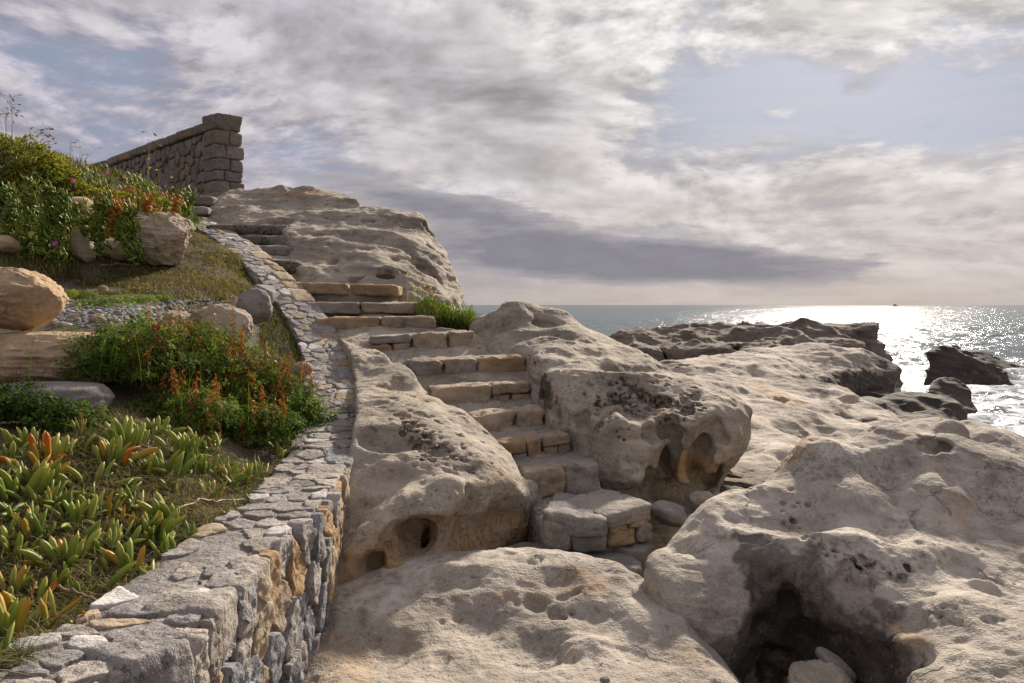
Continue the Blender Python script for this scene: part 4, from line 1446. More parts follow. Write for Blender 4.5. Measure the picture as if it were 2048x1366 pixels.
def poisson(n, tries, box, dists, scale=(1, 1), rng=None, ok=None):
    """random points that keep their distance"""
    sc_ = np.array(scale, float)
    pts = np.zeros((0, 2))
    for _ in range(tries):
        p = np.array([rng.uniform(box[0], box[1]), rng.uniform(box[2], box[3])])
        m = rng.choice(dists)
        if ok is not None and not ok(p):
            continue
        if len(pts) == 0 or ((((pts - p) * sc_) ** 2).sum(1).min() > m * m):
            pts = np.vstack([pts, p])
            if len(pts) >= n:
                break
    return list(pts)


# ------------------------------------------------------------------ garden wall stones
def masonry_mat(name, c1, c2, speck=0.5, bump=1.0, tint=0.12):
    m, t, bs, out = new_mat(name)
    geo = t.node('ShaderNodeNewGeometry')
    oi = t.node('ShaderNodeObjectInfo')
    P = t.vm('ADD', geo.outputs['Position'], t.vm('SCALE', t.comb(oi.outputs['Random'], oi.outputs['Random'], 0.0), scale=7.0))
    n1 = t.noise(P, 6.0, 3.0, 0.65)
    n2 = t.noise(P, 30.0, 4.0, 0.74)
    n3 = t.noise(P, 130.0, 1.0, 0.6)
    v = t.m('ADD', t.m('MULTIPLY', n1, 0.55), t.m('MULTIPLY', n2, 0.45))
    col = t.ramp(v, [(0.34, c1), (0.66, c2)])
    br = t.mrange(oi.outputs['Random'], 0, 1, 1 - tint * 1.6, 1 + tint * 1.3)
    col = t.mix(1.0, col, t.comb(br, br, br), 'MULTIPLY')
    col = t.mix(t.mrange(n2, 0.53, 0.64, 0, speck), col, (0.045, 0.042, 0.040, 1))
    col = t.mix(t.mrange(n3, 0.60, 0.70, 0, 0.5), col, (0.55, 0.53, 0.51, 1))
    rus = t.noise(t.vm('ADD', P, (3, 8, 1)), 4.0, 3.0, 0.6)
    col = t.mix(t.mrange(rus, 0.58, 0.72, 0, 0.5), col, (0.30, 0.20, 0.11, 1))
    t.l.new(col, bs.inputs['Base Color'])
    bs.inputs['Roughness'].default_value = 0.88
    bs.inputs['Specular IOR Level'].default_value = 0.25
    h = t.m('ADD', t.m('MULTIPLY', n1, 0.03), t.m('ADD', t.m('MULTIPLY', n2, 0.012), t.m('MULTIPLY', n3, 0.002)))
    bp = t.node('ShaderNodeBump', i_Strength=bump, i_Distance=1.0)
    t.l.new(h, bp.inputs['Height'])
    t.l.new(bp.outputs[0], bs.inputs['Normal'])
    return m


masonry_mat('wall_grey', (0.17, 0.155, 0.148), (0.44, 0.405, 0.385), 0.75, 1.3)
masonry_mat('wall_blue', (0.13, 0.132, 0.14), (0.37, 0.37, 0.38), 0.8, 1.5)
masonry_mat('wall_tan', (0.24, 0.18, 0.115), (0.48, 0.38, 0.265), 0.5)
masonry_mat('wall_ochre', (0.26, 0.155, 0.07), (0.46, 0.31, 0.165), 0.45)
masonry_mat('wall_warm', (0.20, 0.175, 0.15), (0.46, 0.41, 0.36), 0.7, 1.4)
masonry_mat('wall_white', (0.36, 0.34, 0.32), (0.60, 0.57, 0.54), 0.3)
masonry_mat('wall_mortar', (0.15, 0.135, 0.128), (0.34, 0.31, 0.29), 0.75, 1.6)
masonry_mat('old_stone', (0.115, 0.098, 0.082), (0.29, 0.25, 0.205), 0.7)
masonry_mat('old_ochre', (0.145, 0.105, 0.070), (0.30, 0.235, 0.16), 0.65)
masonry_mat('old_violet', (0.13, 0.115, 0.115), (0.28, 0.25, 0.245), 0.6)


def build_garden_wall():
    root = empty('garden_wall')
    tag(root, 'low garden wall of grey and tan stones curving up beside the stairs', 'wall', kind='thing')
    # core: mortar body
    us = np.arange(0.0, WL, 0.06)
    prof = [(0.0 + 0.02, -1.6), (0.02, -0.05), (0.04, -0.012), (THICK * .5, -0.004), (THICK - .03, -0.012), (THICK, -0.06), (THICK, -1.2)]
    V = []
    for w, h in prof:
        P = wall_map(us, np.full(len(us), w), np.full(len(us), h))
        P[:, 2] += 0.010 * fbm(P, 9, 3, .5, 4) if h > -0.1 else 0
        V.append(P)
    V = np.array(V)
    k, n = V.shape[:2]
    I = np.arange(k * n).reshape(k, n)
    F = np.stack([I[:-1, :-1], I[:-1, 1:], I[1:, 1:], I[1:, :-1]], -1).reshape(-1, 4)
    link('mortar_core', fix_normals(np_mesh('mortar_core', V.reshape(-1, 3), F)), MAT['wall_mortar'], root)
    rng = random.Random(3)
    mats = ['wall_grey', 'wall_grey', 'wall_blue', 'wall_tan', 'wall_ochre', 'wall_grey']
    # edge stones: blocks straddling the outer edge
    u = 0.02
    i = 0
    blocks = []
    while u < WL - 0.4:
        near = u < s_at(6.0)
        if near and rng.random() < .62:
            u += rng.uniform(.15, .4)
            continue
        L = rng.uniform(0.18, 0.42) if near else rng.uniform(0.16, 0.36)
        dep = rng.uniform(0.14, 0.22) if near else rng.uniform(0.10, 0.2)
        wid = rng.uniform(0.13, 0.26) if near else rng.uniform(0.14, 0.26)
        V, F = rbox((L / 2 - (.012 if near else .008), wid / 2, dep / 2), 16 if near else 7, 11.0, 0.13, 3.2, 1000 + i, skew=.10, fine=.007)
        up = u + L / 2
        W = wall_map(up + V[:, 0], wid / 2 - 0.025 + V[:, 1] + rng.uniform(-.012, .012), -dep / 2 + 0.006 + rng.uniform(-.006, .008) + V[:, 2])
        me = np_mesh('edge_stone', W, F[:, ::-1])
        mm = rng.choice(['wall_grey', 'wall_warm', 'wall_grey', 'wall_warm', 'wall_blue']) if near else rng.choice(['wall_grey', 'wall_tan', 'wall_grey', 'wall_ochre'])
        link('edge_stone', fix_normals(me), MAT[mm], root)
        blocks.append((u, u + L, dep))
        u += L
        i += 1
    # face stones below the edge
    u0, u1 = 0.0, s_at(7.6)
    seeds = poisson(900, 6000, (u0, u1, .04, 1.2), [.16, .24, .34], (1.4, 1.0), rng)
    cells = voronoi_cells(seeds, (u0, u1, 0.004, 1.25), (1.4, 1.0))
    for j, c in enumerate(cells):
        if c is None:
            continue
        q = inset(c, 0.006)
        if q is None or len(q) < 3:
            continue
        hgt = rng.uniform(-0.006, 0.020)

        def mp(a, b, h, hgt=hgt):
            return wall_map(a, -(h + hgt) + 0.0, -b)
        d_here = np.interp(q[:, 0].mean(), WS, WP[:, 1])
        nn, rr = (40, 9) if d_here < 4.5 else (20, 5)
        V, F = pillow(q, mp, .08, rng.uniform(.004, .014), nn, rr, 300 + j, .016, 1, .06, .007, .035)
        mm = rng.choice(['wall_grey', 'wall_warm', 'wall_blue', 'wall_blue', 'wall_tan', 'wall_warm', 'wall_grey', 'wall_ochre', 'wall_blue', 'wall_warm']) if d_here < 3.6 else rng.choice(['wall_grey', 'wall_tan', 'wall_warm', 'wall_warm', 'wall_blue', 'wall_ochre'])
        link('face_stone', fix_normals(np_mesh('face_stone', V, F)), MAT[mm], root)
    # flat stones bedded in the top
    seeds = poisson(290, 9000, (0, WL, .03, THICK), [.09, .16, .27], (1, 1), rng)
    cells = voronoi_cells(seeds, (0, WL, 0.012, THICK - .005))
    for j, c in enumerate(cells):
        if c is None:
            continue
        q = inset(c, rng.uniform(0.004, 0.018))
        if q is None or len(q) < 3 or np.ptp(q[:, 0]) < .05 or rng.random() < .15:
            continue
        V, F = pillow(q, wall_map, .03, rng.uniform(.001, .006), 30, 4, 700 + j, .006, rng.choice([0, 1, 1]), .05, .004, .03)
        mm = rng.choice(['wall_white', 'wall_grey', 'wall_warm', 'wall_grey', 'wall_warm', 'wall_grey', 'wall_tan', 'wall_mortar', 'wall_mortar'])
        link('top_stone', fix_normals(np_mesh('top_stone', V, F)), MAT[mm], root)


# ------------------------------------------------------------------ parapet wall with its pillar
def build_parapet():
    root = empty('parapet_wall')
    tag(root, 'tall rubble stone parapet wall with a blocky end pillar on the hill', 'wall', kind='thing')
    e = np.array([math.cos(R(45)), math.sin(R(45))])           # across the end face
    d = np.array([-e[1], e[0]])                                # along the wall, away
    A = np.array(xy(430, 13.6))
    z0 = EZ + 1.80
    rng = random.Random(9)

    def put(name, half, c3, mat, seed, n=8, m=9.0, amp=.10, rot=True, fine=.006):
        V, F = rbox(half, n, m, amp, 2.2, seed, skew=.07, fine=fine)
        W = np.empty_like(V)
        W[:, 0] = c3[0] + V[:, 0] * e[0] + V[:, 1] * d[0]
        W[:, 1] = c3[1] + V[:, 0] * e[1] + V[:, 1] * d[1]
        W[:, 2] = c3[2] + V[:, 2]
        return link(name, np_mesh(name, W, F), MAT[mat], root)
    # pillar: courses of blocks
    W_, D_ = 0.50, 0.48
    zt = z_(229, 13.8)
    courses = [(229, 262, [(0, 1)], ['old_stone']), (262, 291, [(0, .52), (.52, 1)], ['old_ochre', 'old_stone']), (291, 319, [(0, .40), (.40, 1)], ['old_stone', 'old_stone']),
               (319, 343, [(0, .55), (.55, 1)], ['old_violet', 'old_stone']), (343, 364, [(0, .3), (.3, 1)], ['old_stone', 'old_violet']), (364, 402, [(0, .5), (.5, 1)], ['old_stone', 'old_stone'])]
    k = 0
    for ya, yb, parts, mats in courses:
        za, zb = z_(ya, 13.8), z_(yb, 13.8)
        cap = ya == 229
        for (a, b), mm in zip(parts, mats):
            grow = 0.012 if cap else rng.uniform(-.012, .02)
            hw = (b - a) * W_ / 2 - .004 + grow * .5
            c2 = A + e * ((a + b) / 2 * W_) + d * (D_ / 2)
            put('pillar_block', (hw, D_ / 2 + grow + .004 * k, (za - zb) / 2 - .003), (c2[0], c2[1], (za + zb) / 2), mm, 40 + k, 14, 13.0, .13, fine=.014)
            k += 1
    c2 = A + e * (W_ / 2) + d * (D_ / 2)
    put('pillar_core', (W_ / 2 - .03, D_ / 2 - .03, (zt - z0) / 2 - .05), (c2[0], c2[1], (zt + z0) / 2), 'wall_mortar', 77, 4, 12, .02)
    # wall body
    Lw = 8.0
    wz = z_(246, 14.0)
    th = 0.36
    s0 = A + d * D_ + e * 0.07                                # near face of the wall, at the pillar

    def pm(u, v, h):
        # along, height, outwards (towards the garden)
        u, v, h = np.asarray(u, float), np.asarray(v, float), np.asarray(h, float)
        return np.stack([s0[0] + d[0] * u - e[0] * h, s0[1] + d[1] * u - e[1] * h, v + 0 * u], -1)

    def core(u0, u1, za, zb):
        c2 = s0 + d * ((u0 + u1) / 2) + e * (th / 2 + .02)
        put('mortar_core', (th / 2, (u1 - u0) / 2, (zb - za) / 2), (c2[0], c2[1], (za + zb) / 2), 'wall_mortar', int(u0 * 7 + za), 6, 40, .01, fine=.004)
    hu, hw_, hz0, hz1 = 1.78, 0.13, z_(366, 15.2), z_(316, 15.2)   # the small dark opening
    top_c = wz - 0.14
    core(0, hu - hw_, z0 - .4, top_c)
    core(hu + hw_, Lw, z0 - .4, top_c)
    core(hu - hw_ - .01, hu + hw_ + .01, hz1 + .02, top_c - .01)
    core(hu - hw_ - .01, hu + hw_ + .01, z0 - .39, hz0)
    # coping
    u = 0.01
    k = 0
    while u < Lw:
        L = rng.uniform(.42, .85)
        c2 = s0 + d * (u + L / 2) + e * (th / 2 + .0)
        put('coping_stone', (th / 2 + .055, L / 2 - .006, .085), (c2[0], c2[1], wz - .075 + rng.uniform(-.008, .008)), rng.choice(['old_stone', 'old_ochre', 'old_stone']), 200 + k, 8, 9, .09)
        u += L
        k += 1
    lo, hi = z0 - .15, wz - .17
    seeds = poisson(190, 5000, (0, Lw * .8, lo, hi), [.14, .20, .27], (1, 1), rng, lambda p: not (abs(p[0] - hu) < hw_ + .06 and hz0 - .05 < p[1] < hz1 + .06))
    seeds.append(np.array([hu, (hz0 + hz1) / 2]))
    cells = voronoi_cells(seeds, (0.0, Lw * .8, lo, hi))
    for j, c in enumerate(cells):
        if c is None or j == len(cells) - 1:
            continue
        q = inset(c, .012)
        if q is None or len(q) < 3:
            continue
        V, F = pillow(q, pm, .05, rng.uniform(.008, .025), 20, 5, 900 + j, .012, 1, .10, .003)
        link('face_stone', fix_normals(np_mesh('face_stone', V, F)), MAT[rng.choice(['old_stone', 'old_violet', 'old_stone', 'old_ochre'])], root)
    # plinth under the pillar
    c2 = A + e * .25 + d * .2
    put('footing_stone', (.33, .33, .12), (c2[0], c2[1], z_(398, 13.6)), 'old_stone', 333, 10, 5, .25)


# ------------------------------------------------------------------ stairs
def step_block(root, name, L, Rr, half_h, depth, mat, seed, n=10, m=7, amp=.12, fine=.004, inset_y=0.0):
    """block whose front top edge runs from L to Rr (world points); depth goes away from the viewer"""
    L, Rr = np.array(L), np.array(Rr)
    ex = Rr - L
    ln = np.linalg.norm(ex[:2])
    ex2 = ex[:2] / ln
    ey2 = np.array([-ex2[1], ex2[0]])
    V, F = rbox((ln / 2, depth / 2, half_h), n, m, amp, 2.4, seed, skew=.06, fine=fine)
    c = (L + Rr) / 2
    slope = (Rr[2] - L[2]) / ln
    W = np.empty_like(V)
    yy = V[:, 1] + depth / 2 + inset_y
    W[:, 0] = c[0] + V[:, 0] * ex2[0] + yy * ey2[0]
    W[:, 1] = c[1] + V[:, 0] * ex2[1] + yy * ey2[1]
    W[:, 2] = c[2] + V[:, 2] - half_h + slope * V[:, 0]
    return link(name, np_mesh(name, W, F), MAT[mat], root)


def build_stairs():
    rng = random.Random(14)
    root = empty('stone_staircase')
    tag(root, 'rough staircase of masonry and slab steps climbing between the rocks', 'staircase', kind='thing')
    # pxL, yL, dL, pxR, yR, dR (front top edge), riser (m), tread depth, riser stones
    steps = [
        (1046, 942, 5.45, 1203, 926, 5.62, .20, .62, 'masonry'),
        (1000, 888, 5.85, 1142, 868, 6.05, .17, .60, 'masonry'),
        (942, 832, 6.25, 1092, 815, 6.50, .16, .60, 'masonry'),
        (866, 776, 6.70, 1062, 765, 6.92, .17, .60, 'masonry'),
        (816, 722, 7.20, 1055, 712, 7.45, .16, .70, 'masonry'),
        (738, 674, 7.80, 952, 662, 8.05, .18, .80, 'masonry'),
        (632, 636, 8.50, 872, 632, 8.62, .15, .60, 'slab'),
        (606, 604, 8.95, 836, 605, 9.05, .14, .60, 'slab'),
        (580, 564, 9.40, 798, 570, 9.45, .20, .55, 'beam'),
    ]
    for k, (xl, yl, dl, xr, yr, dr, rise, tr, kind) in enumerate(steps):
        L, Q = np.array(at(xl, yl, dl)), np.array(at(xr, yr, dr))
        if kind == 'masonry':
            st = step_block(root, 'step', L + [.02, .08, -.035], Q + [-.01, .08, -.035], rise / 2 + .05, tr - .03, 'mortar', 500 + k, 8, 8, .06)
            th = .055
            step_block(st, 'tread_slab', L + [.01, .07, -.004], Q + [-.01, .07, -.004], th / 2, tr - .06, 'step_grey', 520 + k, 16, 8, .55, .010)
            n = rng.choice([2, 3, 3])
            cuts = [0] + sorted([(i + rng.uniform(-.25, .25)) / n for i in range(1, n)]) + [1]
            for i in range(n):
                a, b = cuts[i], cuts[i + 1]
                P0, P1 = L + (Q - L) * (a + .014), L + (Q - L) * (b - .014)
                two = rng.random() < .35 and b - a > .2
                hh = (rise - .03) / 2
                if two:
                    cut = rng.uniform(.4, .6)
                    h1 = (rise - .03) * cut
                    P2 = P0 + (P1 - P0) * rng.uniform(.35, .65)
                    step_block(st, 'riser_stone', P0 + [0, .0, .004], P1 + [0, .0, .004], h1 / 2 + .008, .16, rng.choice(['step_tan', 'step_ochre', 'step_grey']), 600 + k * 20 + i, 9, 12, .32, .010)
                    step_block(st, 'riser_stone', P0 + [0, .012, -.016 - h1], P2 + [-.006, .012, -.016 - h1], hh - h1 / 2 + .012, .14, rng.choice(['step_tan', 'step_ochre', 'step_ochre']), 700 + k * 20 + i, 9, 11, .32, .010)
                    step_block(st, 'riser_stone', P2 + [.006, .012, -.016 - h1], P1 + [0, .012, -.016 - h1], hh - h1 / 2 + .012, .14, rng.choice(['step_tan', 'step_grey', 'step_grey']), 800 + k * 20 + i, 9, 11, .32, .010)
                else:
                    step_block(st, 'riser_stone', P0 + [0, .0, rng.uniform(-.008, .008)], P1 + [0, .0, rng.uniform(-.008, .008)], hh + rng.uniform(.005, .022), .18, rng.choice(['step_tan', 'step_ochre', 'step_tan', 'step_grey', 'step_tan']), 900 + k * 20 + i, 12, 13, .36, .012)
        else:
            st = step_block(root, 'step', L + [.02, .06, -.06], Q + [-.03, .06, -.06], rise / 2 + .06, tr, 'step_grey', 500 + k, 10, 6, .15)
            if kind == 'beam':
                cut = .53
                M = L + (Q - L) * cut
                step_block(st, 'tread_slab', L, M - [.01, 0, 0], .068, tr, 'step_ochre', 950, 16, 14, .18, .010)
                step_block(st, 'tread_slab', M + [.01, 0, -.003], Q - [0, 0, .003], .066, tr, 'step_ochre', 951, 16, 10, .18, .010)
            else:
                cut = rng.uniform(.4, .6)
                M = L + (Q - L) * cut
                mats = [('step_ochre', 'step_tan'), ('step_grey', 'step_tan')][k % 2]
                step_block(st, 'tread_slab', L, M - [.006, 0, 0], rise / 2, tr, mats[0], 960 + k, 14, 12, .24, .010)
                step_block(st, 'tread_slab', M + [.006, 0, 0], Q, rise / 2 - .005, tr, mats[1], 970 + k, 14, 12, .24, .010)
    # landing at the foot of the stairs
    land = empty('stair_landing')
    tag(land, 'landing of flat grey slabs on rounded ochre stones at the stair foot', 'landing', kind='thing')
    zt = z_(1010, 5.05)
    def flat(pts, z, name, mat, seed, th, n=40, bul=.012, par=land, rough=.008):
        P = [xy(px, FPX * (EZ - z) / (py - 610)) for px, py in pts]
        return link(name, fix_normals(np_mesh(name, *pillow(np.array(P), lambda a, b, h: np.stack([a, b, z + h], -1), th, bul, n, 8, seed, rough, 1, .05, .006, .022))), MAT[mat], par)
    step_block(land, 'mortar_core', np.array(at(1090, 1040, 4.97)), np.array(at(1304, 1024, 5.14)), .15, .66, 'mortar', 23, 14, 8, .16, .01)
    step_block(land, 'top_slab', np.array(at(1082, 1026, 4.95)), np.array(at(1212, 1042, 4.86)), .06, .60, 'slab_grey', 1451, 18, 9, .34, .010)
    step_block(land, 'top_slab', np.array(at(1216, 1032, 4.93)), np.array(at(1308, 1006, 5.12)), .05, .52, 'step_grey', 1452, 16, 9, .34, .010)
    for i, (xa, ya, xb, yb, da, db, hh, mm) in enumerate([(1086, 1044, 1140, 1056, 4.93, 4.91, .075, 'step_grey'), (1142, 1056, 1214, 1052, 4.91, 4.93, .08, 'slab_grey'), (1218, 1036, 1258, 1030, 4.97, 5.02, .055, 'step_ochre'),
                                                          (1262, 1028, 1304, 1022, 5.04, 5.10, .05, 'step_tan'), (1216, 1062, 1276, 1054, 4.98, 5.04, .06, 'step_ochre'), (1280, 1050, 1308, 1046, 5.06, 5.12, .06, 'step_grey')]):
        step_block(land, 'bedded_stone', np.array(at(xa, ya, da)), np.array(at(xb, yb, db)), hh, .16, mm, 1400 + i, 10, 6, .30, .008)
    zf = EZ - 1.56
    floor = empty('stone_paving')
    tag(floor, 'flat worn paving slabs in the hollow before the stair landing', 'paving', kind='thing')
    flat([(860, 1136), (940, 1104), (1010, 1094), (1078, 1088), (1120, 1108), (1100, 1150), (960, 1160)], zf, 'paving_slab', 'step_grey', 31, .2, 48, .02, floor, .015)
    flat([(1085, 1086), (1180, 1092), (1260, 1106), (1290, 1130), (1270, 1150), (1110, 1150), (1125, 1108)], zf - .01, 'paving_slab', 'slab_grey', 32, .2, 48, .02, floor, .015)
    flat([(1190, 1088), (1260, 1080), (1310, 1090), (1290, 1108), (1262, 1102)], zf + .02, 'paving_slab', 'slab_grey', 33, .2, 36, .015, floor, .012)
    # worn pebbly steps cut into the outcrop
    up = empty('worn_steps')
    tag(up, 'four dark worn pebbly steps set into the domed outcrop', 'steps', kind='thing')
    for k, (xl, yl, dl, xr, yr, dr, rise, tr) in enumerate([(505, 514, 10.02, 604, 520, 10.08, .20, .5), (490, 490, 10.55, 586, 491, 10.6, .16, .5), (440, 468, 10.95, 586, 470, 11.0, .17, .5), (405, 446, 11.3, 578, 449, 11.35, .17, .6)]):
        step_block(up, 'step', at(xl, yl, dl), at(xr, yr, dr), rise / 2, tr, 'pebbly_concrete', 1200 + k, 14, 4.5, .20, .012)
    sl = step_block(None, 'stone_slab', at(345, 388, 12.7), at(430, 391, 12.8), .085, .6, 'old_stone', 1300, 10, 6, .2)
    tag(sl, 'thick stone slab step at the foot of the parapet pillar', 'slab', kind='thing')
    sl = step_block(None, 'stone_slab', at(365, 410, 12.3), at(415, 412, 12.35), .07, .5, 'step_grey', 1301, 10, 5, .2)
    tag(sl, 'small rounded slab below the pillar slab at the wall top', 'slab', kind='thing')


# ------------------------------------------------------------------ garden ground
GARDEN_PTS = [at(0, 1366, 2.0), at(0, 1100, 3.0), at(0, 900, 4.0), at(150, 1000, 3.45), at(300, 900, 4.15), at(-200, 900, 4), at(0, 815, 4.5), at(90, 820, 4.5), at(90, 772, 4.95), at(-100, 772, 4.95), at(350, 800, 5.3), at(500, 720, 6.7), at(240, 712, 5.6),
              at(300, 652, 6.2), at(100, 652, 5.8), at(330, 560, 8.0), at(100, 560, 7.6), at(450, 500, 9.7), at(400, 440, 11.6), at(270, 525, 8.4), at(100, 525, 8.0), at(420, 580, 8.0), at(50, 325, 9.4), at(200, 396, 9.9),
              at(300, 414, 10.5), at(0, 400, 8.9), at(200, 430, 9.2), at(120, 374, 9.6), at(330, 395, 12.6), at(150, 368, 13), at(-200, 260, 10), at(-200, 645, 5.9), at(-300, 300, 14), at(200, 378, 16), (-14, 4, EZ + .8), (-14, 12, EZ + 3.2),
              (-14, 20, EZ + 3.0), (-7, 20, EZ + 2.0), at(360, 430, 11.5), at(380, 400, 12.8)]
_inner = [tuple(wall_map(u, THICK + .02, -.05)) for u in np.arange(0.2, WL, .8)]
garden_z = rbf(GARDEN_PTS + _inner, .4)


def build_garden_ground():
    us = np.arange(0.0, WL, .07)
    ts = np.linspace(0, 1, 90) ** 1.7
    E0 = wall_map(us, np.full(len(us), THICK * .7), np.zeros(len(us)))[:, :2]
    far = np.stack([np.full(len(us), -15.0), np.linspace(-1, 22, len(us))], 1)
    XY = E0[:, None] * (1 - ts[None, :, None]) + far[:, None] * ts[None, :, None]
    X, Y = XY[..., 0], XY[..., 1]
    Z = garden_z(X, Y)
    P = np.stack([X, Y, Z], -1).reshape(-1, 3)
    P[:, 2] += .03 * fbm(P, 2.2, 4, .5, 8) - .0
    n, m = X.shape
    I = np.arange(n * m).reshape(n, m)
    F = np.stack([I[:-1, :-1], I[1:, :-1], I[1:, 1:], I[:-1, 1:]], -1).reshape(-1, 4)
    m_, t, bs, out = new_mat('garden_soil')
    geo = t.node('ShaderNodeNewGeometry')
    Pn = geo.outputs['Position']
    n1 = t.noise(Pn, 3.0, 4.0, .65)
    n2 = t.noise(Pn, 40.0, 3.0, .7)
    col = t.ramp(t.m('ADD', t.m('MULTIPLY', n1, .5), t.m('MULTIPLY', n2, .5)), [(.35, (.045, .035, .022)), (.5, (.10, .078, .05)), (.65, (.17, .135, .09))])
    t.l.new(col, bs.inputs['Base Color'])
    bs.inputs['Roughness'].default_value = .95
    bp = t.node('ShaderNodeBump', i_Strength=1.0, i_Distance=.04)
    t.l.new(n2, bp.inputs['Height'])
    t.l.new(bp.outputs[0], bs.inputs['Normal'])
    o = link('garden_ground', fix_normals(np_mesh('garden_ground', P, F)), m_)
    tag(o, kind='structure')
    # ground behind, so that the slope does not end at the wall foot
    return o


build_garden_wall()
build_parapet()
build_stairs()
build_garden_ground()

# boulders lying in the garden
sandstone('boulder_grained', (.26, .20, .145), (.47, .385, .29), dark_amt=.15, strata=.035, pit=.2)
blob_rock('boulder', at(28, 598, 5.25), (.32, .26, .205), 'rounded tan boulder at the left edge resting on a flat slab', 'boulder_tan', 31, 'boulder', amp=.14, sub=6, ridge=.07, facets=.45)
blob_rock('boulder', at(80, 716, 5.15), (.56, .30, .215), 'broad tan slab boulder under the rounded boulder at left', 'boulder_tan', 36, 'boulder', amp=.16, sub=6, facets=.6, flat=.72, ridge=.09)
blob_rock('boulder', at(85, 800, 4.65), (.36, .26, .16), 'flat grey rock half hidden by leaves at the left edge', 'slab_grey', 38, 'boulder', amp=.10, sub=5, flat=.5)
blob_rock('boulder', at(325, 476, 8.5), (.335, .30, .29), 'grooved tan boulder beneath the hanging ice plants', 'boulder_grained', 44, 'boulder', amp=.14, sub=6, facets=.75, rot=(0, 4, 12), ridge=.09)
blob_rock('boulder', at(238, 505, 8.45), (.17, .2, .15), 'smaller tan rock left of the grooved boulder', 'boulder_grained', 45, 'boulder', amp=.12, sub=4, facets=.6)
blob_rock('boulder', at(168, 492, 8.2), (.12, .15, .20), 'upright tan stone among the hanging ice plants', 'boulder_grained', 47, 'boulder', amp=.15, sub=4, facets=.7)
blob_rock('boulder', at(162, 412, 8.6), (.17, .2, .095), 'tan rock peeping out under the ice plant leaves', 'boulder_tan', 49, 'boulder', amp=.15, sub=4, facets=.7)
blob_rock('boulder', at(15, 492, 7.9), (.16, .2, .10), 'brown rock at the left edge under the ice plants', 'boulder_tan', 50, 'boulder', amp=.15, sub=4, facets=.7)
blob_rock('boulder', at(352, 650, 6.35), (.125, .14, .125), 'leftmost tan rock of the row beside the garden wall', 'boulder_grained', 52, 'boulder', amp=.12, sub=4, facets=.5)
blob_rock('boulder', at(440, 652, 6.45), (.25, .2, .19), 'large creased tan rock in the row beside the garden wall', 'boulder_grained', 54, 'boulder', amp=.14, sub=5, facets=.8, rot=(0, 10, -15), ridge=.08)
blob_rock('boulder', at(505, 612, 7.1), (.17, .17, .16), 'pale pointed rock leaning on the garden wall', 'slab_grey', 56, 'boulder', amp=.12, sub=5, facets=.9, rot=(0, -10, 25))
blob_rock('boulder', at(520, 588, 7.6), (.14, .14, .13), 'grey rock touching the wall behind the pale pointed rock', 'slab_grey', 58, 'boulder', amp=.12, sub=4, facets=.9)
blob_rock('stone', at(606, 738, 6.65), (.085, .07, .06), 'small tan stone at the foot of the wall beside the bush', 'boulder_grained', 59, 'stone', sub=3)
blob_rock('stone', at(152, 638, 6.0), (.045, .045, .040), 'orange tan stone on the gravel beside the rounded boulder', 'step_ochre', 61, 'stone', sub=3, facets=.6)
blob_rock('stone', at(196, 640, 6.0), (.050, .05, .032), 'bright orange oval stone on the gravel', 'step_ochre', 62, 'stone', sub=3)
blob_rock('stone', at(207, 580, 7.3), (.05, .05, .045), 'small ochre stone on the dry grass', 'step_ochre', 63, 'stone', sub=3, facets=.6)

# ------------------------------------------------------------------ plants
def leaf_mat(name, stops, trans=0.35, rough=0.5, spec=0.3):
    """colour follows the 'tint' attribute of each leaf"""
    m, t, bs, out = new_mat(name)
    a = t.node('ShaderNodeAttribute', attribute_name='tint')
    col = t.ramp(a.outputs['Fac'], stops)
    t.l.new(col, bs.inputs['Base Color'])
    bs.inputs['Roughness'].default_value = rough
    bs.inputs['Specular IOR Level'].default_value = spec
    tr = t.node('ShaderNodeBsdfTranslucent')
    t.l.new(t.mix(1.0, col, (1.25, 1.2, 0.7, 1), 'MULTIPLY'), tr.inputs[0])
    mx = t.node('ShaderNodeMixShader')
    mx.inputs[0].default_value = trans
    t.l.new(bs.outputs[0], mx.inputs[1])
    t.l.new(tr.outputs[0], mx.inputs[2])
    t.l.new(mx.outputs[0], out.inputs[0])
    return m


leaf_mat('grass_blade', [(0, (.034, .055, .012)), (.4, (.085, .105, .022)), (.65, (.165, .14, .065)), (1, (.40, .32, .18))], .4, .7, .15)
leaf_mat('bush_leaf', [(0, (.020, .042, .008)), (.5, (.085, .145, .022)), (1, (.22, .28, .05))], .45, .7, .12)
leaf_mat('mound_leaf', [(0, (.035, .050, .010)), (.40, (.15, .17, .03)), (1, (.42, .39, .085))], .45, .7, .15)
leaf_mat('dry_spike', [(0, (.10, .034, .010)), (.5, (.235, .088, .022)), (1, (.40, .19, .06))], .35)
leaf_mat('ice_leaf', [(0, (.05, .10, .018)), (.35, (.165, .25, .040)), (.6, (.36, .38, .085)), (.78, (.48, .28, .035)), (.9, (.48, .16, .02)), (1, (.42, .07, .02))], .30, .45, .3)
leaf_mat('petal', [(0, (.55, .03, .42)), (.4, (.60, .06, .45)), (.6, (.62, .42, .03)), (.85, (.65, .55, .06)), (1, (.7, .68, .6))], .3)
leaf_mat('dry_stalk', [(0, (.07, .045, .025)), (.5, (.17, .12, .065)), (1, (.34, .26, .16))], .2)
NR = np.random.default_rng(42)


def gz(x, y):
    return garden_z(np.asarray(x, float), np.asarray(y, float))


def ground_px(px, py):
    """garden ground point seen at a photo pixel"""
    d = np.arange(1.6, 16, .02)
    x = (px - 1024) / FPX * d
    z = EZ + (610 - py) / FPX * d
    g = gz(x, d)
    w = np.where(z < g)[0]
    i = w[0] if len(w) else len(d) - 1
    return np.array([x[i], d[i], g[i]])


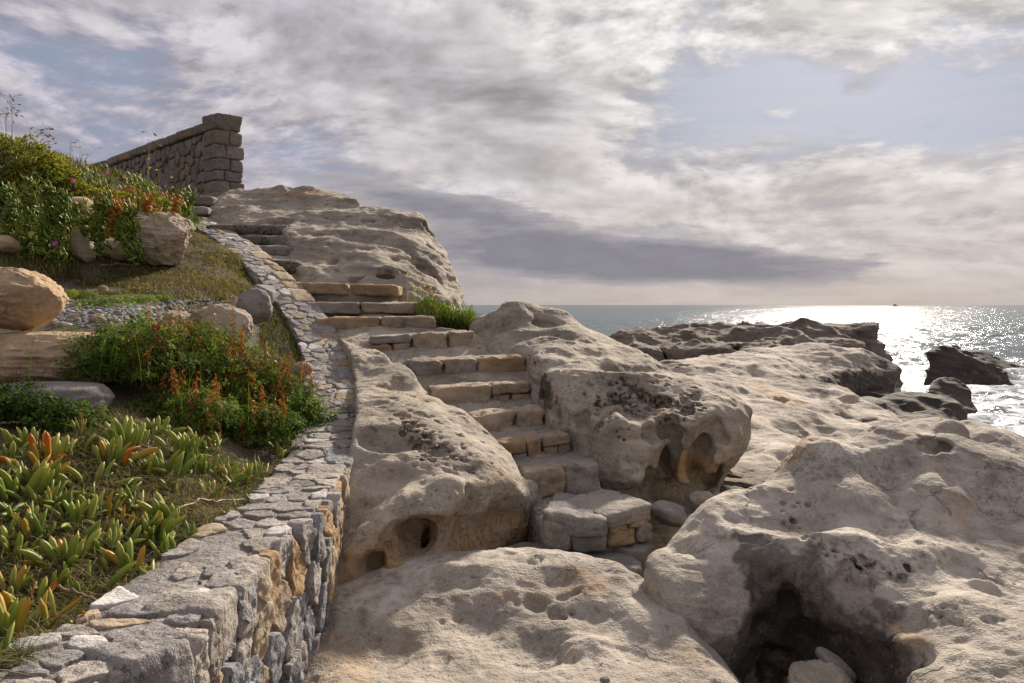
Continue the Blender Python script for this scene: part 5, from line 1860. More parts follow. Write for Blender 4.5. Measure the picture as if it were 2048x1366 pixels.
def blades(base, az, h, w, lean, tint, segs=3, droop=0.0):
    """grass-like strips; all arrays of length n"""
    n = len(base)
    dirv = np.stack([np.cos(az), np.sin(az), np.zeros(n)], 1)
    side = np.stack([-np.sin(az), np.cos(az), np.zeros(n)], 1)
    V = np.zeros((n, segs + 1, 2, 3), np.float32)
    for i in range(segs + 1):
        t = i / segs
        p = base + np.array([0, 0, 1.0]) * (h * (t - droop * t * t * lean))[:, None] + dirv * (h * lean * t ** 1.8)[:, None]
        ww = (w * (1 - t) ** .6 * .5 + .0002)[:, None]
        V[:, i, 0] = p - side * ww
        V[:, i, 1] = p + side * ww
    k = (segs + 1) * 2
    I = np.arange(n)[:, None] * k
    F = []
    for i in range(segs):
        F.append(np.concatenate([I + 2 * i, I + 2 * i + 1, I + 2 * i + 3, I + 2 * i + 2], 1))
    return V.reshape(-1, 3), np.concatenate(F), np.repeat(tint, k)


def stack(parts):
    Vs, Fs, Ts, o = [], [], [], 0
    for V, F, T in parts:
        Vs.append(V)
        Fs.append(F + o)
        Ts.append(T)
        o += len(V)
    return np.concatenate(Vs), np.concatenate(Fs), np.concatenate(Ts)


def foliage(name, parts, mat, parent=None, smooth=True):
    V, F, T = stack(parts) if isinstance(parts, list) else parts
    me = np_mesh(name, V, F, smooth, {'tint': T})
    return link(name, me, MAT[mat], parent)


def inst(tv, tf, pos, M, scale, tint, grad=0.0):
    """copies of a template (tv, tf) with rotation matrices M (n,3,3)"""
    n = len(pos)
    V = np.einsum('nij,kj->nki', M, tv) * np.asarray(scale).reshape(n, 1, 1) + pos[:, None]
    F = tf[None] + (np.arange(n) * len(tv))[:, None, None]
    T = np.repeat(tint, len(tv)) + grad * np.tile(tv[:, 2] - .4, n)
    return V.reshape(-1, 3).astype(np.float32), F.reshape(-1, tf.shape[1]), T


def frames(nrm, spin):
    """rotation matrices with z along nrm"""
    z = nrm / np.linalg.norm(nrm, axis=1)[:, None]
    a = np.where(np.abs(z[:, 2:3]) < .9, np.array([[0, 0, 1.0]]), np.array([[1.0, 0, 0]]))
    x = np.cross(a, z)
    x /= np.linalg.norm(x, axis=1)[:, None]
    y = np.cross(z, x)
    c, s = np.cos(spin)[:, None], np.sin(spin)[:, None]
    return np.stack([x * c + y * s, y * c - x * s, z], 2)


# ---- templates
def finger_leaf(curve=.35, n=6, rings=6, fat=.085):
    V, F = [], []
    for i in range(rings):
        t = i / (rings - 1)
        r = fat * (0.80 + .22 * math.sin(math.pi * min(1, t * 1.05))) * (1 if t < .8 else max(.30, 1 - ((t - .8) / .2) ** 2 * .7))
        cx, cz = curve * t * t, t
        for j in range(n):
            a = 2 * math.pi * j / n
            tri = 1 + .18 * math.cos(3 * a)
            V.append((cx + r * tri * math.cos(a), r * tri * math.sin(a) * .9, cz))
    V.append((curve * 1.04, 0, 1.02))
    for i in range(rings - 1):
        for j in range(n):
            F.append((i * n + j, i * n + (j + 1) % n, (i + 1) * n + (j + 1) % n, (i + 1) * n + j))
    for j in range(n):
        F.append(((rings - 1) * n + j, (rings - 1) * n + (j + 1) % n, len(V) - 1, len(V) - 1))
    return np.array(V, np.float32), np.array(F)


LEAF_V, LEAF_F = finger_leaf(.25, 5, 4, .11)
LEAF_T = np.concatenate([LEAF_F[:-5], LEAF_F[-5:]])


def tri_leaf():
    V, F = [], []
    for k in range(3):
        a = k * 2 * math.pi / 3
        c, s = math.cos(a), math.sin(a)
        for x, y, z in ((0.08, 0, .0), (.55, .30, .10), (1.05, 0, .16), (.55, -.30, .10)):
            V.append((x * c - y * s, x * s + y * c, z))
        o = k * 4
        F.append((o, o + 1, o + 2, o + 3))
    return np.array(V, np.float32), np.array(F)


TRI_V, TRI_F = tri_leaf()


def lance_leaf():
    V = [(0, 0, 0), (.18, .13, .35), (.30, 0, 1.0), (.18, -.13, .35)]
    return np.array(V, np.float32), np.array([(0, 1, 2, 3)])


LAN_V, LAN_F = lance_leaf()


# ---- grass
def grass_patch(name, pts, hmin, hmax, w, dry, l0=.2, l1=1.1):
    n = len(pts)
    az = NR.uniform(0, 2 * math.pi, n)
    h = NR.uniform(hmin, hmax, n)
    lean = NR.uniform(l0, l1, n)
    tint = np.clip(NR.normal(dry, .22, n) + .35 * fbm(pts, 2.6, 3, .5, 21), 0, 1)
    o = foliage(name, blades(pts, az, h, np.full(n, w) * NR.uniform(.7, 1.3, n), lean, tint, 3, .45), 'grass_blade')
    return o


def scatter(px0, px1, py0, py1, n, mask=None, off=0.0):
    """garden ground points, even over the ground, that fall in a window of the photo"""
    a = [ground_px(px0, py0), ground_px(px1, py0), ground_px(px0, py1), ground_px(px1, py1)]
    a = np.array(a)
    out = []
    lo, hi = a[:, :2].min(0) - .1, a[:, :2].max(0) + .1
    k = 0
    while k < 40 and sum(map(len, out)) < n:
        k += 1
        P = NR.uniform(lo, hi, (n * 2, 2))
        z = gz(P[:, 0], P[:, 1])
        px = 1024 + FPX * P[:, 0] / P[:, 1]
        py = 610 - FPX * (z - EZ) / P[:, 1]
        ok = (px > px0) & (px < px1) & (py > py0) & (py < py1)
        # stay on the garden side of the wall
        u = np.interp(P[:, 1], WP[:, 1], WS)
        e = wall_map(u, np.full(len(u), THICK - .02), np.zeros(len(u)))
        ok &= P[:, 0] < e[:, 0] + .03
        if mask is not None:
            ok &= mask(px, py, P)
        out.append(np.column_stack([P, z + off])[ok])
    return np.concatenate(out)[:n]


def patchy(freq, lim, seed):
    def f(px, py, P):
        return fbm(np.column_stack([P, np.zeros(len(P))]), freq, 3, .5, seed) + NR.normal(0, .15, len(P)) > lim
    return f


def build_grass():
    near = np.concatenate([scatter(-150, 660, 815, 1366, 21000, patchy(2.4, -.10, 5)), scatter(-100, 620, 950, 1366, 6000)])
    o = grass_patch('grass', near, .03, .11, .0042, .56, .4, 2.4)
    tag(o, 'tangled green and straw grass between ice plants beside the near wall', 'grass', kind='stuff')
    mid = np.concatenate([scatter(60, 520, 505, 640, 20000, lambda px, py, P: ((py < 590 + 40 * (px > 330)) | (NR.random(len(px)) < .15)) & patchy(2.6, -.15, 8)(px, py, P)), scatter(360, 520, 430, 600, 9000, patchy(2.2, -.4, 8))])
    o = grass_patch('grass', mid, .02, .065, .0058, .62, .4, 1.8)
    tag(o, 'short dry grass on the slope behind the gravel', 'grass', kind='stuff')
    edge = scatter(520, 640, 600, 780, 4200)
    o = grass_patch('grass', edge, .03, .12, .0055, .33, .3, 1.8)
    tag(o, 'green grass fringe along the inner edge of the garden wall', 'grass', kind='stuff')
    back = scatter(-60, 400, 300, 420, 3000)
    o = grass_patch('grass', back, .05, .2, .007, .40)
    tag(o, 'thin grass on the crest of the planted hill', 'grass', kind='stuff')
    lf = np.concatenate([scatter(-50, 160, 480, 560, 2500), scatter(-60, 130, 690, 780, 1500)])
    o = grass_patch('grass', lf, .06, .2, .006, .5)
    tag(o, 'grass tufts round the tan boulders at the left edge', 'grass', kind='stuff')


# ---- ice plants close to the wall: every leaf a part
def build_ice_plants():
    metas = []
    for c, f in ((.04, .084), (.14, .094), (.30, .080)):
        V, F = finger_leaf(c, 7, 8, f)
        for tl, th in ((.36, .58), (.45, .68), (.66, .80), (.80, .98)):
            t = V[:, 2]
            T = tl + (th - tl) * np.clip(t, 0, 1) ** 2
            me = np_mesh('leaf', V, [F[:-7], F[-7:, :3]], True, {'tint': T})
            me.materials.append(MAT['ice_leaf'])
            metas.append(me)
    spots = [(30, 985, 14, .13, 0), (92, 1000, 9, .11, 0), (95, 915, 10, .12, 2), (222, 915, 12, .12, 2), (282, 935, 11, .11, 1), (362, 905, 15, .125, 0), (405, 930, 12, .11, 0), (452, 945, 10, .11, 1),
             (488, 960, 8, .10, 1), (300, 1070, 15, .125, 0), (345, 1045, 8, .15, 0), (258, 1140, 7, .15, 1), (130, 1125, 14, .135, 1), (45, 1215, 10, .10, 2), (15, 1180, 8, .11, 1), (165, 1180, 6, .1, 0), (250, 880, 12, .12, 0),
             (300, 860, 10, .11, 0), (60, 1060, 9, .10, 1), (20, 910, 9, .11, 0), (55, 880, 9, .10, 0), (180, 960, 7, .1, 1),
             (135, 900, 11, .11, 0), (330, 940, 10, .10, 0), (70, 955, 10, .11, 1), (150, 1040, 9, .10, 0), (210, 1010, 9, .10, 1), (20, 1100, 11, .12, 0), (85, 1165, 9, .10, 0), (215, 1090, 9, .11, 0), (420, 985, 8, .09, 1), (10, 1270, 9, .11, 1)]
    desc = ['upright green', 'yellow tipped green', 'orange leaved']
    names = ['at the left edge above the near wall', 'right of the leftmost tall clump', 'below the dark leaves at the left', 'with bright orange fingers under the leafy bush', 'right of the orange fingered clump',
             'largest in the row below the leafy bush', 'second in the row below the leafy bush', 'third in the row below the leafy bush', 'last in the row towards the wall', 'with many short fingers beside the dead twig',
             'with long fingers leaning towards the wall', 'with long curved fingers touching the wall top', 'tall and dense left of the long fingered clump', 'low and orange at the bottom left corner', 'at the left edge above the orange corner clump',
             'small and dark beside the wall stones', 'in the shade under the leafy bush', 'in the shade right of the bush stems', 'small between grass and left edge', 'dark at the left edge under the dark leaves',
             'second dark clump from the left edge', 'small with yellow tips in the straw grass',
             'between the dark bush and the orange fingered clump', 'low in front of the row below the leafy bush', 'next to the leftmost tall clump', 'short in the grass behind the tall dense clump', 'short in the middle of the grass',
             'at the left edge above the tall dense clump', 'low between the corner clump and the wall stones', 'right behind the long fingered clump', 'nearest the wall below the row', 'cut by the lower left corner']
    rng = random.Random(77)
    for i, (px, py, n, ln, kind) in enumerate(spots):
        b = ground_px(px, py + 14)
        ln = ln * rng.choice([.85, 1.0, 1.1, 1.25])
        n = int(n * 1.5)
        root = empty('ice_plant', tuple(b))
        tag(root, desc[kind] + ' ice plant clump ' + names[i], 'ice plant', 'ice plants beside the near wall')
        for k in range(n):
            r = rng.random()
            var = rng.choice([0, 1, 2])
            tone = {0: (0 if r < .65 else 1), 1: (0 if r < .4 else 1 if r < .8 else 2), 2: (1 if r < .45 else 2 if r < .8 else 3)}[kind]
            me = metas[var * 4 + tone]
            o = bpy.data.objects.new('leaf', me)
            COL.objects.link(o)
            o.parent = root
            a = rng.uniform(0, 2 * math.pi)
            rad = rng.uniform(.0, .085)
            o.location = (math.cos(a) * rad, math.sin(a) * rad, rng.uniform(-.015, .02))
            tilt = (rng.uniform(-.10, .25) + rad * 3.5) if rng.random() < .85 else rng.uniform(.7, 1.35)
            o.rotation_euler = (0, tilt, a)
            s = ln * rng.uniform(.6, 1.1) * .95
            o.scale = (s * rng.uniform(1.1, 1.5), s * rng.uniform(1.1, 1.5), s)


def build_creepers():
    root = empty('ice_plant_mat')
    tag(root, 'low creeping ice plant shoots scattered through the grass by the near wall', 'ice plant', kind='thing')
    P = scatter(-60, 600, 870, 1340, 75, patchy(1.8, .0, 14))
    P[:, 2] += .02
    N = np.tile(np.array([0, 0, 1.0]), (len(P), 1)) + NR.normal(0, .4, (len(P), 3))
    T = np.clip(NR.normal(.46, .12, len(P)), .2, .9)
    foliage('foliage', rosettes(P, N, 7, .078, T, 1.5), 'ice_leaf', root)['kind'] = 'stuff'
    # bare reddish runners on the ground
    parts = []
    for i in range(34):
        a = P[int(NR.integers(0, len(P)))]
        n = 9
        ang = NR.uniform(0, 6.28)
        t = np.linspace(0, NR.uniform(.12, .35), n)
        ang = ang + np.cumsum(NR.normal(0, .25, n))
        x, y = a[0] + np.cumsum(np.cos(ang)) * t[1], a[1] + np.cumsum(np.sin(ang)) * t[1]
        z = gz(x, y) + .012 + .01 * np.sin(np.arange(n))
        C = np.stack([x, y, z], 1)
        r = .0045
        ring = [np.array([math.cos(k * 2.094), 0, math.sin(k * 2.094)]) for k in range(3)]
        V = np.stack([C + q * r for q in ring], 1).reshape(-1, 3)
        F = [(j * 3 + k, j * 3 + (k + 1) % 3, (j + 1) * 3 + (k + 1) % 3, (j + 1) * 3 + k) for j in range(n - 1) for k in range(3)]
        parts.append((V.astype(np.float32), np.array(F), np.full(len(V), NR.uniform(.1, .8))))
    foliage('runners', parts, 'dry_stalk', root)['kind'] = 'stuff'


def rosettes(cent, nrm, n_leaf, size, tint, spread=.9):
    """clusters of finger leaves standing out of a surface"""
    n = len(cent)
    C = np.repeat(cent, n_leaf, 0)
    N = np.repeat(nrm, n_leaf, 0)
    d = N + NR.normal(0, spread, (n * n_leaf, 3)) * .55
    d[:, 2] += .35
    d /= np.linalg.norm(d, axis=1)[:, None]
    P = C + NR.normal(0, 1, C.shape) * size * .25
    T = np.clip(np.repeat(tint, n_leaf) + NR.normal(0, .08, n * n_leaf), 0, 1)
    return inst(LEAF_V, LEAF_T, P, frames(d, NR.uniform(0, 6.28, len(d))), size * NR.uniform(.6, 1.2, len(d)), T, .22)


def flower(parent, name, p, size, tint, nrm=(0, -.5, 1)):
    k = 16
    a = np.linspace(0, 2 * math.pi, k, endpoint=False)
    V = [(0, 0, 0)]
    F = []
    for i in range(k):
        c, s = math.cos(a[i]), math.sin(a[i])
        c2, s2 = math.cos(a[i] + .3), math.sin(a[i] + .3)
        o = len(V)
        V += [(c, s, .25), (c2 * .9, s2 * .9, .3)]
        F.append((0, o, o + 1))
    V = np.array(V, np.float32) * size
    M = frames(np.array([nrm], float), np.array([0.0]))[0]
    me = np_mesh(name, V @ M.T + np.array(p), np.array(F), False, {'tint': np.full(len(V), tint)})
    return link(name, me, MAT['petal'], parent)


def build_hill_plants():
    # mats of ice plant hanging over the stones of the hill
    def mat_part(px0, px1, py0, py1, n, seed, name_label, orange, strands=()):
        root = empty('ice_plant_mat')
        tag(root, name_label, 'ice plant', 'ice plant mats on the hill')
        P = scatter(px0, px1, py0, py1, n, patchy(1.6, -.35, seed))
        px = 1024 + FPX * P[:, 0] / P[:, 1]
        py = 610 - FPX * (P[:, 2] - EZ) / P[:, 1]
        bump = .04 + .09 * fbm(P, 2.2, 3, .5, seed + 2)
        P[:, 2] += np.maximum(bump, .0)
        P[:, 1] -= np.maximum(bump, 0) * .8
        T = np.clip(.44 + .20 * fbm(P, 3.0, 3, .5, seed + 3) + .12 * fbm(P, 9.0, 2, .5, 9), 0.05, .62)
        for ox, oy, rr in orange:
            q = np.sqrt(((px - ox) / rr) ** 2 + ((py - oy) / (rr * .6)) ** 2)
            T = np.where(q < 1, NR.uniform(.66, .86, len(T)), T)
        nrm = np.tile(np.array([.0, -.55, .75]), (len(P), 1)) + NR.normal(0, .25, (len(P), 3))
        for sx, ya, yb, dd in strands:              # runners hanging in front of the stones
            m = int((yb - ya) / 3.2)
            yy = np.linspace(ya, yb, m)
            S = np.array([at(sx + NR.normal(0, 5) + 6 * math.sin(q * .05), q, dd - .05 + NR.normal(0, .03)) for q in yy])
            P = np.vstack([P, S])
            nrm = np.vstack([nrm, np.tile(np.array([0, -.8, .5]), (m, 1)) + NR.normal(0, .3, (m, 3))])
            T = np.concatenate([T, NR.uniform(.25, .50, m) if sx not in (290, 232, 355) else NR.uniform(.66, .86, m)])
        foliage('foliage', rosettes(P, nrm, 9, .085, T), 'ice_leaf', root)['kind'] = 'stuff'
        return root
    a = mat_part(-260, 135, 335, 520, 900, 3, 'dense green ice plant mat at the left under the yellowish shrub', [(80, 330, 18)], [(20, 380, 470, 8.1), (60, 370, 500, 8.0), (95, 380, 515, 7.95), (122, 390, 520, 7.95)])
    b = mat_part(125, 275, 335, 520, 480, 5, 'green ice plant mat with orange patches hanging over stones', [(228, 412, 34), (215, 445, 22), (262, 400, 26), (165, 392, 22)], [(205, 400, 500, 8.05), (196, 420, 480, 8.05), (262, 420, 518, 8.1), (250, 430, 480, 8.1), (232, 415, 470, 8.1), (270, 440, 525, 8.1), (150, 415, 450, 8.2), (180, 440, 470, 8.1)])
    c = mat_part(262, 385, 345, 440, 300, 7, 'ice plant mat with a bright orange band above the grooved boulder', [(300, 415, 46), (345, 425, 26)], [(372, 392, 440, 9.2), (355, 400, 425, 8.6), (290, 405, 425, 8.2)])
    for (px, py, d, s, t_, par) in [(111, 487, 7.75, .028, .2, a), (147, 362, 8.6, .026, .25, b), (215, 345, 9.6, .024, .2, b), (63, 468, 7.8, .032, .65, a), (330, 372, 10.5, .02, .2, c)]:
        flower(par, 'flower', at(px, py, d), s, t_, (0.1, -1, .5))
    # yellow green mound shrub
    root = empty('mound_shrub')
    tag(root, 'dense yellow green mounded shrub at the top of the hill', 'shrub')
    n = 5200
    cs = [(at(20, 340, 9.2), (.62, .5, .36)), (at(85, 358, 9.3), (.40, .4, .22)), (at(-60, 330, 9.4), (.6, .5, .45)), (at(-190, 320, 9.5), (.7, .5, .45)), (at(135, 380, 9.5), (.28, .3, .11)), (at(205, 396, 9.7), (.33, .3, .08)), (at(280, 408, 10.2), (.4, .3, .07))]
    Ps, Ns = [], []
    for (c, r), m in zip(cs, (1900, 900, 1100, 1100, 500, 450, 350)):
        u = NR.normal(size=(m, 3))
        u[:, 2] = np.abs(u[:, 2])
        u /= np.linalg.norm(u, axis=1)[:, None]
        rad = NR.uniform(.72, 1.03, m)[:, None] * (1 + .12 * fbm(u * 2 + c[0], 2.0, 2, .5, 3))[:, None]
        Ps.append(np.array(c) + u * rad * np.array(r))
        Ns.append(u)
    P, N = np.concatenate(Ps), np.concatenate(Ns)
    N = N + NR.normal(0, .35, N.shape)
    tint = np.clip(.50 + .35 * fbm(P, 6.0, 3, .55, 4) + NR.normal(0, .18, len(P)), 0, 1)
    whorl = []
    for k in range(4):
        whorl.append(inst(LAN_V, LAN_F, P, frames(N, NR.uniform(0, 6.28, len(P))), NR.uniform(.03, .055, len(P)), tint))
    foliage('foliage', whorl, 'mound_leaf', root)['kind'] = 'stuff'


# ---- the leafy bush with rusty seed spikes
def dome_leaves(cs, tv, tf, size, tint_mid, seed, shell=.55):
    parts = []
    for c, r, m in cs:
        u = NR.normal(size=(m, 3))
        u[:, 2] = np.abs(u[:, 2]) * 1.0 - .15
        u /= np.linalg.norm(u, axis=1)[:, None]
        rad = (1 - (1 - shell) * NR.random(m) ** 1.6) * (1 + .42 * fbm(u * 1.9 + np.array(c), 2.0, 3, .55, seed))
        P = np.array(c) + u * rad[:, None] * np.array(r)
        N = u + NR.normal(0, .55, u.shape) + np.array([0, 0, .5])
        T = np.clip(tint_mid + .55 * fbm(P, 5.0, 3, .5, seed + 1) + NR.normal(0, .15, m), 0, 1)
        parts.append(inst(tv, tf, P, frames(N, NR.uniform(0, 6.28, m)), size * NR.uniform(.6, 1.25, m), T))
    return parts


def spike_mesh(seed):
    rng = np.random.default_rng(seed)
    n = 46
    t = rng.random(n) ** .8
    P = np.column_stack([rng.normal(0, .032, n) * (1.25 - t) + .07 * t * t, rng.normal(0, .032, n) * (1.25 - t), .15 + t * .95])
    d = np.column_stack([rng.normal(0, .5, n), rng.normal(0, .5, n), -1 + rng.normal(0, .4, n)])
    V, F, T = inst(np.array([(0, 0, 0), (.28, .1, .4), (.18, 0, 1.0), (.28, -.1, .4)], np.float32), np.array([(0, 1, 2, 3)]), P, frames(d, rng.uniform(0, 6.28, n)), rng.uniform(.12, .22, n) * (1.25 - .7 * t), np.clip(rng.normal(.5, .25, n), 0, 1))
    bV, bF, bT = blades(np.zeros((2, 3)), np.array([0.0, 1.57]), np.ones(2), np.full(2, .02), np.full(2, .07), np.full(2, .3), 3)
    V2, F2, T2 = stack([(V, F, T), (bV, bF, bT)])
    me = np_mesh('seed_spike', V2, F2, False, {'tint': T2})
    me.materials.append(MAT['dry_spike'])
    return me


def build_bushes():
    root = empty('leafy_bush')
    tag(root, 'large leafy green bush full of rusty dried seed spikes', 'bush')
    G = lambda px, py, up: np.array(ground_px(px, py)) + np.array([0, 0, up])
    cs = [(G(205, 785, .14), (.22, .24, .26), 1000), (G(290, 785, .14), (.34, .34, .35), 2400), (G(390, 785, .12), (.37, .36, .36), 2700), (G(475, 805, .08), (.36, .34, .32), 2500), (G(555, 838, .05), (.30, .30, .25), 2000),
          (G(615, 865, .03), (.22, .2, .15), 900), (G(370, 845, .02), (.36, .28, .20), 1500), (G(490, 872, .02), (.42, .22, .18), 1700)]
    fo = foliage('foliage', dome_leaves(cs, TRI_V, TRI_F, .026, .52, 11, .5), 'bush_leaf', root, False)
    fo['kind'] = 'stuff'
    LV = np.zeros(len(fo.data.vertices) * 3, np.float32)
    fo.data.vertices.foreach_get('co', LV)
    LV = LV.reshape(-1, 3)[::12]
    LX, LY = 1024 + FPX * LV[:, 0] / LV[:, 1], 610 - FPX * (LV[:, 2] - EZ) / LV[:, 1]
    # stems
    rb = [c for c, r, m in cs]
    n = 260
    idx = NR.integers(0, len(cs), n)
    base = np.array([rb[i] for i in idx]) + NR.normal(0, .13, (n, 3)) * np.array([1, 1, .0]) - np.array([0, 0, .05])
    foliage('stems', blades(base, NR.uniform(0, 6.28, n), NR.uniform(.25, .45, n), np.full(n, .006), NR.uniform(.1, .7, n), NR.uniform(.2, .6, n), 4), 'bush_leaf', root)['kind'] = 'stuff'
    # loose shoots that stick out of the crown
    parts = []
    for i in range(95):
        c, r, m = cs[int(NR.integers(0, len(cs)))]
        u = NR.normal(size=3)
        u[2] = abs(u[2]) + .25
        u /= np.linalg.norm(u)
        b0 = np.array(c) + u * np.array(r) * .8
        L = NR.uniform(.10, .22)
        k = 11
        t_ = np.linspace(.1, 1, k)
        dirv = u + np.array([0, 0, .6]) + NR.normal(0, .2, 3)
        dirv /= np.linalg.norm(dirv)
        Q = b0 + dirv * (t_ * L)[:, None] + NR.normal(0, .008, (k, 3))
        parts.append(inst(TRI_V, TRI_F, Q, frames(np.tile(dirv, (k, 1)) + NR.normal(0, .6, (k, 3)), NR.uniform(0, 6.28, k)), .024 * NR.uniform(.6, 1.2, k) * (1.2 - .5 * t_), np.clip(NR.normal(.68, .15, k), 0, 1)))
    foliage('shoots', parts, 'bush_leaf', root, False)['kind'] = 'stuff'
    meshes = [spike_mesh(s) for s in range(4)]
    rng = random.Random(5)
    pts = [(240, 700, .24), (360, 655, .26), (240, 815, .16), (115, 838, .14), (365, 690, .2), (345, 750, .2), (395, 745, .24), (330, 765, .24), (310, 720, .2), (280, 690, .18), (318, 700, .18), (430, 870, .14), (445, 860, .12),
           (470, 700, .16), (500, 745, .16), (440, 790, .18), (510, 790, .16), (545, 770, .16), (560, 790, .14), (390, 830, .16), (350, 850, .14), (270, 740, .16), (610, 750, .1), (585, 720, .12), (540, 720, .14)]
    for i in range(110):
        px_ = rng.gauss(430, 95)
        pts.append((px_, rng.gauss(745 + (px_ - 430) * .15, 52), rng.uniform(.17, .32)))
    for px, py, h in pts:
        w = (np.abs(LX - px) < 16) & (np.abs(LY - py) < 16)
        if not w.any():
            continue
        d = float(np.quantile(LV[w, 1], .12)) + rng.uniform(-.05, .06)
        o = bpy.data.objects.new('seed_spike', rng.choice(meshes))
        COL.objects.link(o)
        o.parent = root
        p = at(px, py + h * FPX / d * .5, d)
        o.location = p
        s = h
        o.scale = (s * rng.uniform(.9, 1.3), s * rng.uniform(.9, 1.3), s)
        o.rotation_euler = (rng.gauss(0, .2), rng.gauss(0, .2), rng.uniform(0, 6.28))
    root = empty('leafy_bush')
    tag(root, 'small dark leafy bush over the flat grey rock at the left edge', 'bush')
    cs = [(G(30, 835, .02), (.30, .22, .16), 1300), (G(120, 850, .0), (.24, .2, .13), 900), (G(-60, 840, .02), (.25, .22, .2), 700)]
    foliage('foliage', dome_leaves(cs, TRI_V, TRI_F, .026, .30, 15, .4), 'bush_leaf', root, False)['kind'] = 'stuff'
    root = empty('herb_patch')
    tag(root, 'low bright green herb growing on the gravel', 'herb')
    cs = [(G(200, 612, 0), (.20, .25, .06), 350), (G(260, 605, 0), (.25, .25, .07), 420), (G(320, 600, 0), (.12, .15, .06), 150), (G(160, 595, 0), (.16, .2, .07), 200)]
    foliage('foliage', dome_leaves(cs, TRI_V, TRI_F, .022, .62, 17, .2), 'bush_leaf', root, False)['kind'] = 'stuff'
    # green plants beside the upper steps, rooted on the ledge by the outcrop
    root = empty('grassy_clump')
    tag(root, 'bright green grassy plants beside the upper steps under the outcrop', 'plants')
    n = 4200
    px = NR.uniform(832, 985, n)
    d = NR.uniform(8.75, 9.75, n)
    top = np.interp(px, [832, 870, 900, 940, 985], [612, 625, 632, 640, 668]) + NR.uniform(8, 60, n)
    base = np.column_stack([(px - 1024) / FPX * d, d, EZ + (610 - top) / FPX * d])
    foliage('blades', blades(base, NR.uniform(0, 6.28, n), NR.uniform(.10, .30, n), NR.uniform(.005, .011, n), NR.uniform(.2, 1.0, n), np.clip(NR.normal(.25, .15, n), 0, 1), 3, .4), 'grass_blade', root)['kind'] = 'stuff'
    cs = [(np.array(at(905, 648, 9.1)), (.30, .3, .18), 900), (np.array(at(950, 668, 9.0)), (.2, .3, .14), 600), (np.array(at(860, 628, 9.3)), (.2, .25, .16), 500)]
    foliage('foliage', dome_leaves(cs, LAN_V, LAN_F, .075, .62, 19, .2), 'bush_leaf', root, False)['kind'] = 'stuff'
    n = 46
    px = NR.uniform(812, 935, n)
    d = NR.uniform(9.1, 9.7, n)
    base = np.column_stack([(px - 1024) / FPX * d, d, EZ + (610 - np.interp(px, [812, 870, 935], [600, 622, 640])) / FPX * d])
    foliage('stalks', blades(base, NR.uniform(0, 6.28, n), NR.uniform(.15, .36, n), np.full(n, .006), NR.uniform(.05, .4, n), NR.uniform(.3, .9, n), 4), 'grass_blade', root)['kind'] = 'stuff'
    for i in range(14):
        k = int(NR.integers(0, n))
        flower(root, 'flower', base[k] + np.array([NR.normal(0, .03), NR.normal(0, .03), NR.uniform(.16, .33)]), .016, .7, (0, -1, .6))


# ---- single tall stalks against the sky
def stalk(label, px, py0, py1, d, lean, nb, heads, seed, cat='grass stalk', name='grass_stalk', tint=.35):
    rng = np.random.default_rng(seed)
    b, tip = np.array(at(px, py0, d)), np.array(at(px + lean, py1, d))
    h = tip[2] - b[2]
    root = empty(name, tuple(b))
    tag(root, label, cat, 'tall stalks on the hill')
    az = 0.0 if lean >= 0 else math.pi
    foliage('stem', blades(np.zeros((2, 3)), np.array([az, az + 1.57]), np.full(2, h), np.full(2, .010), np.array([abs(lean) / FPX * d / h, .0]), np.full(2, tint), 8), 'dry_stalk', root)
    parts = []
    for i in range(heads):
        t = 1 - .42 * rng.random()
        p = np.array([(tip - b)[0] * t ** 1.8, 0, h * t])
        a = rng.uniform(0, 6.28)
        q = p + np.array([math.cos(a) * rng.uniform(.03, .12), math.sin(a) * .05, rng.uniform(-.02, .05)])
        V, F, T = inst(np.array([(0, 0, 0), (.16, .06, .5), (0, 0, 1.0), (-.16, -.06, .5)], np.float32), np.array([(0, 1, 2, 3)]), np.array([q]), frames(np.array([[math.cos(a), 0.2, rng.uniform(-1, .4)]]), np.array([a])), np.array([nb]), np.array([rng.uniform(.0, .6)]))
        parts.append((V, F, T))
        # thread that carries it
        s = np.array([[0, 0, 0], [0, 0, .003], [0, 0, 0], [0, 0, .003]]) + np.array([p, p, q, q])
        parts.append((s.astype(np.float32), np.array([(0, 1, 3, 2)]), np.full(4, .3)))
    foliage('seed_head', parts, 'dry_stalk', root, False)


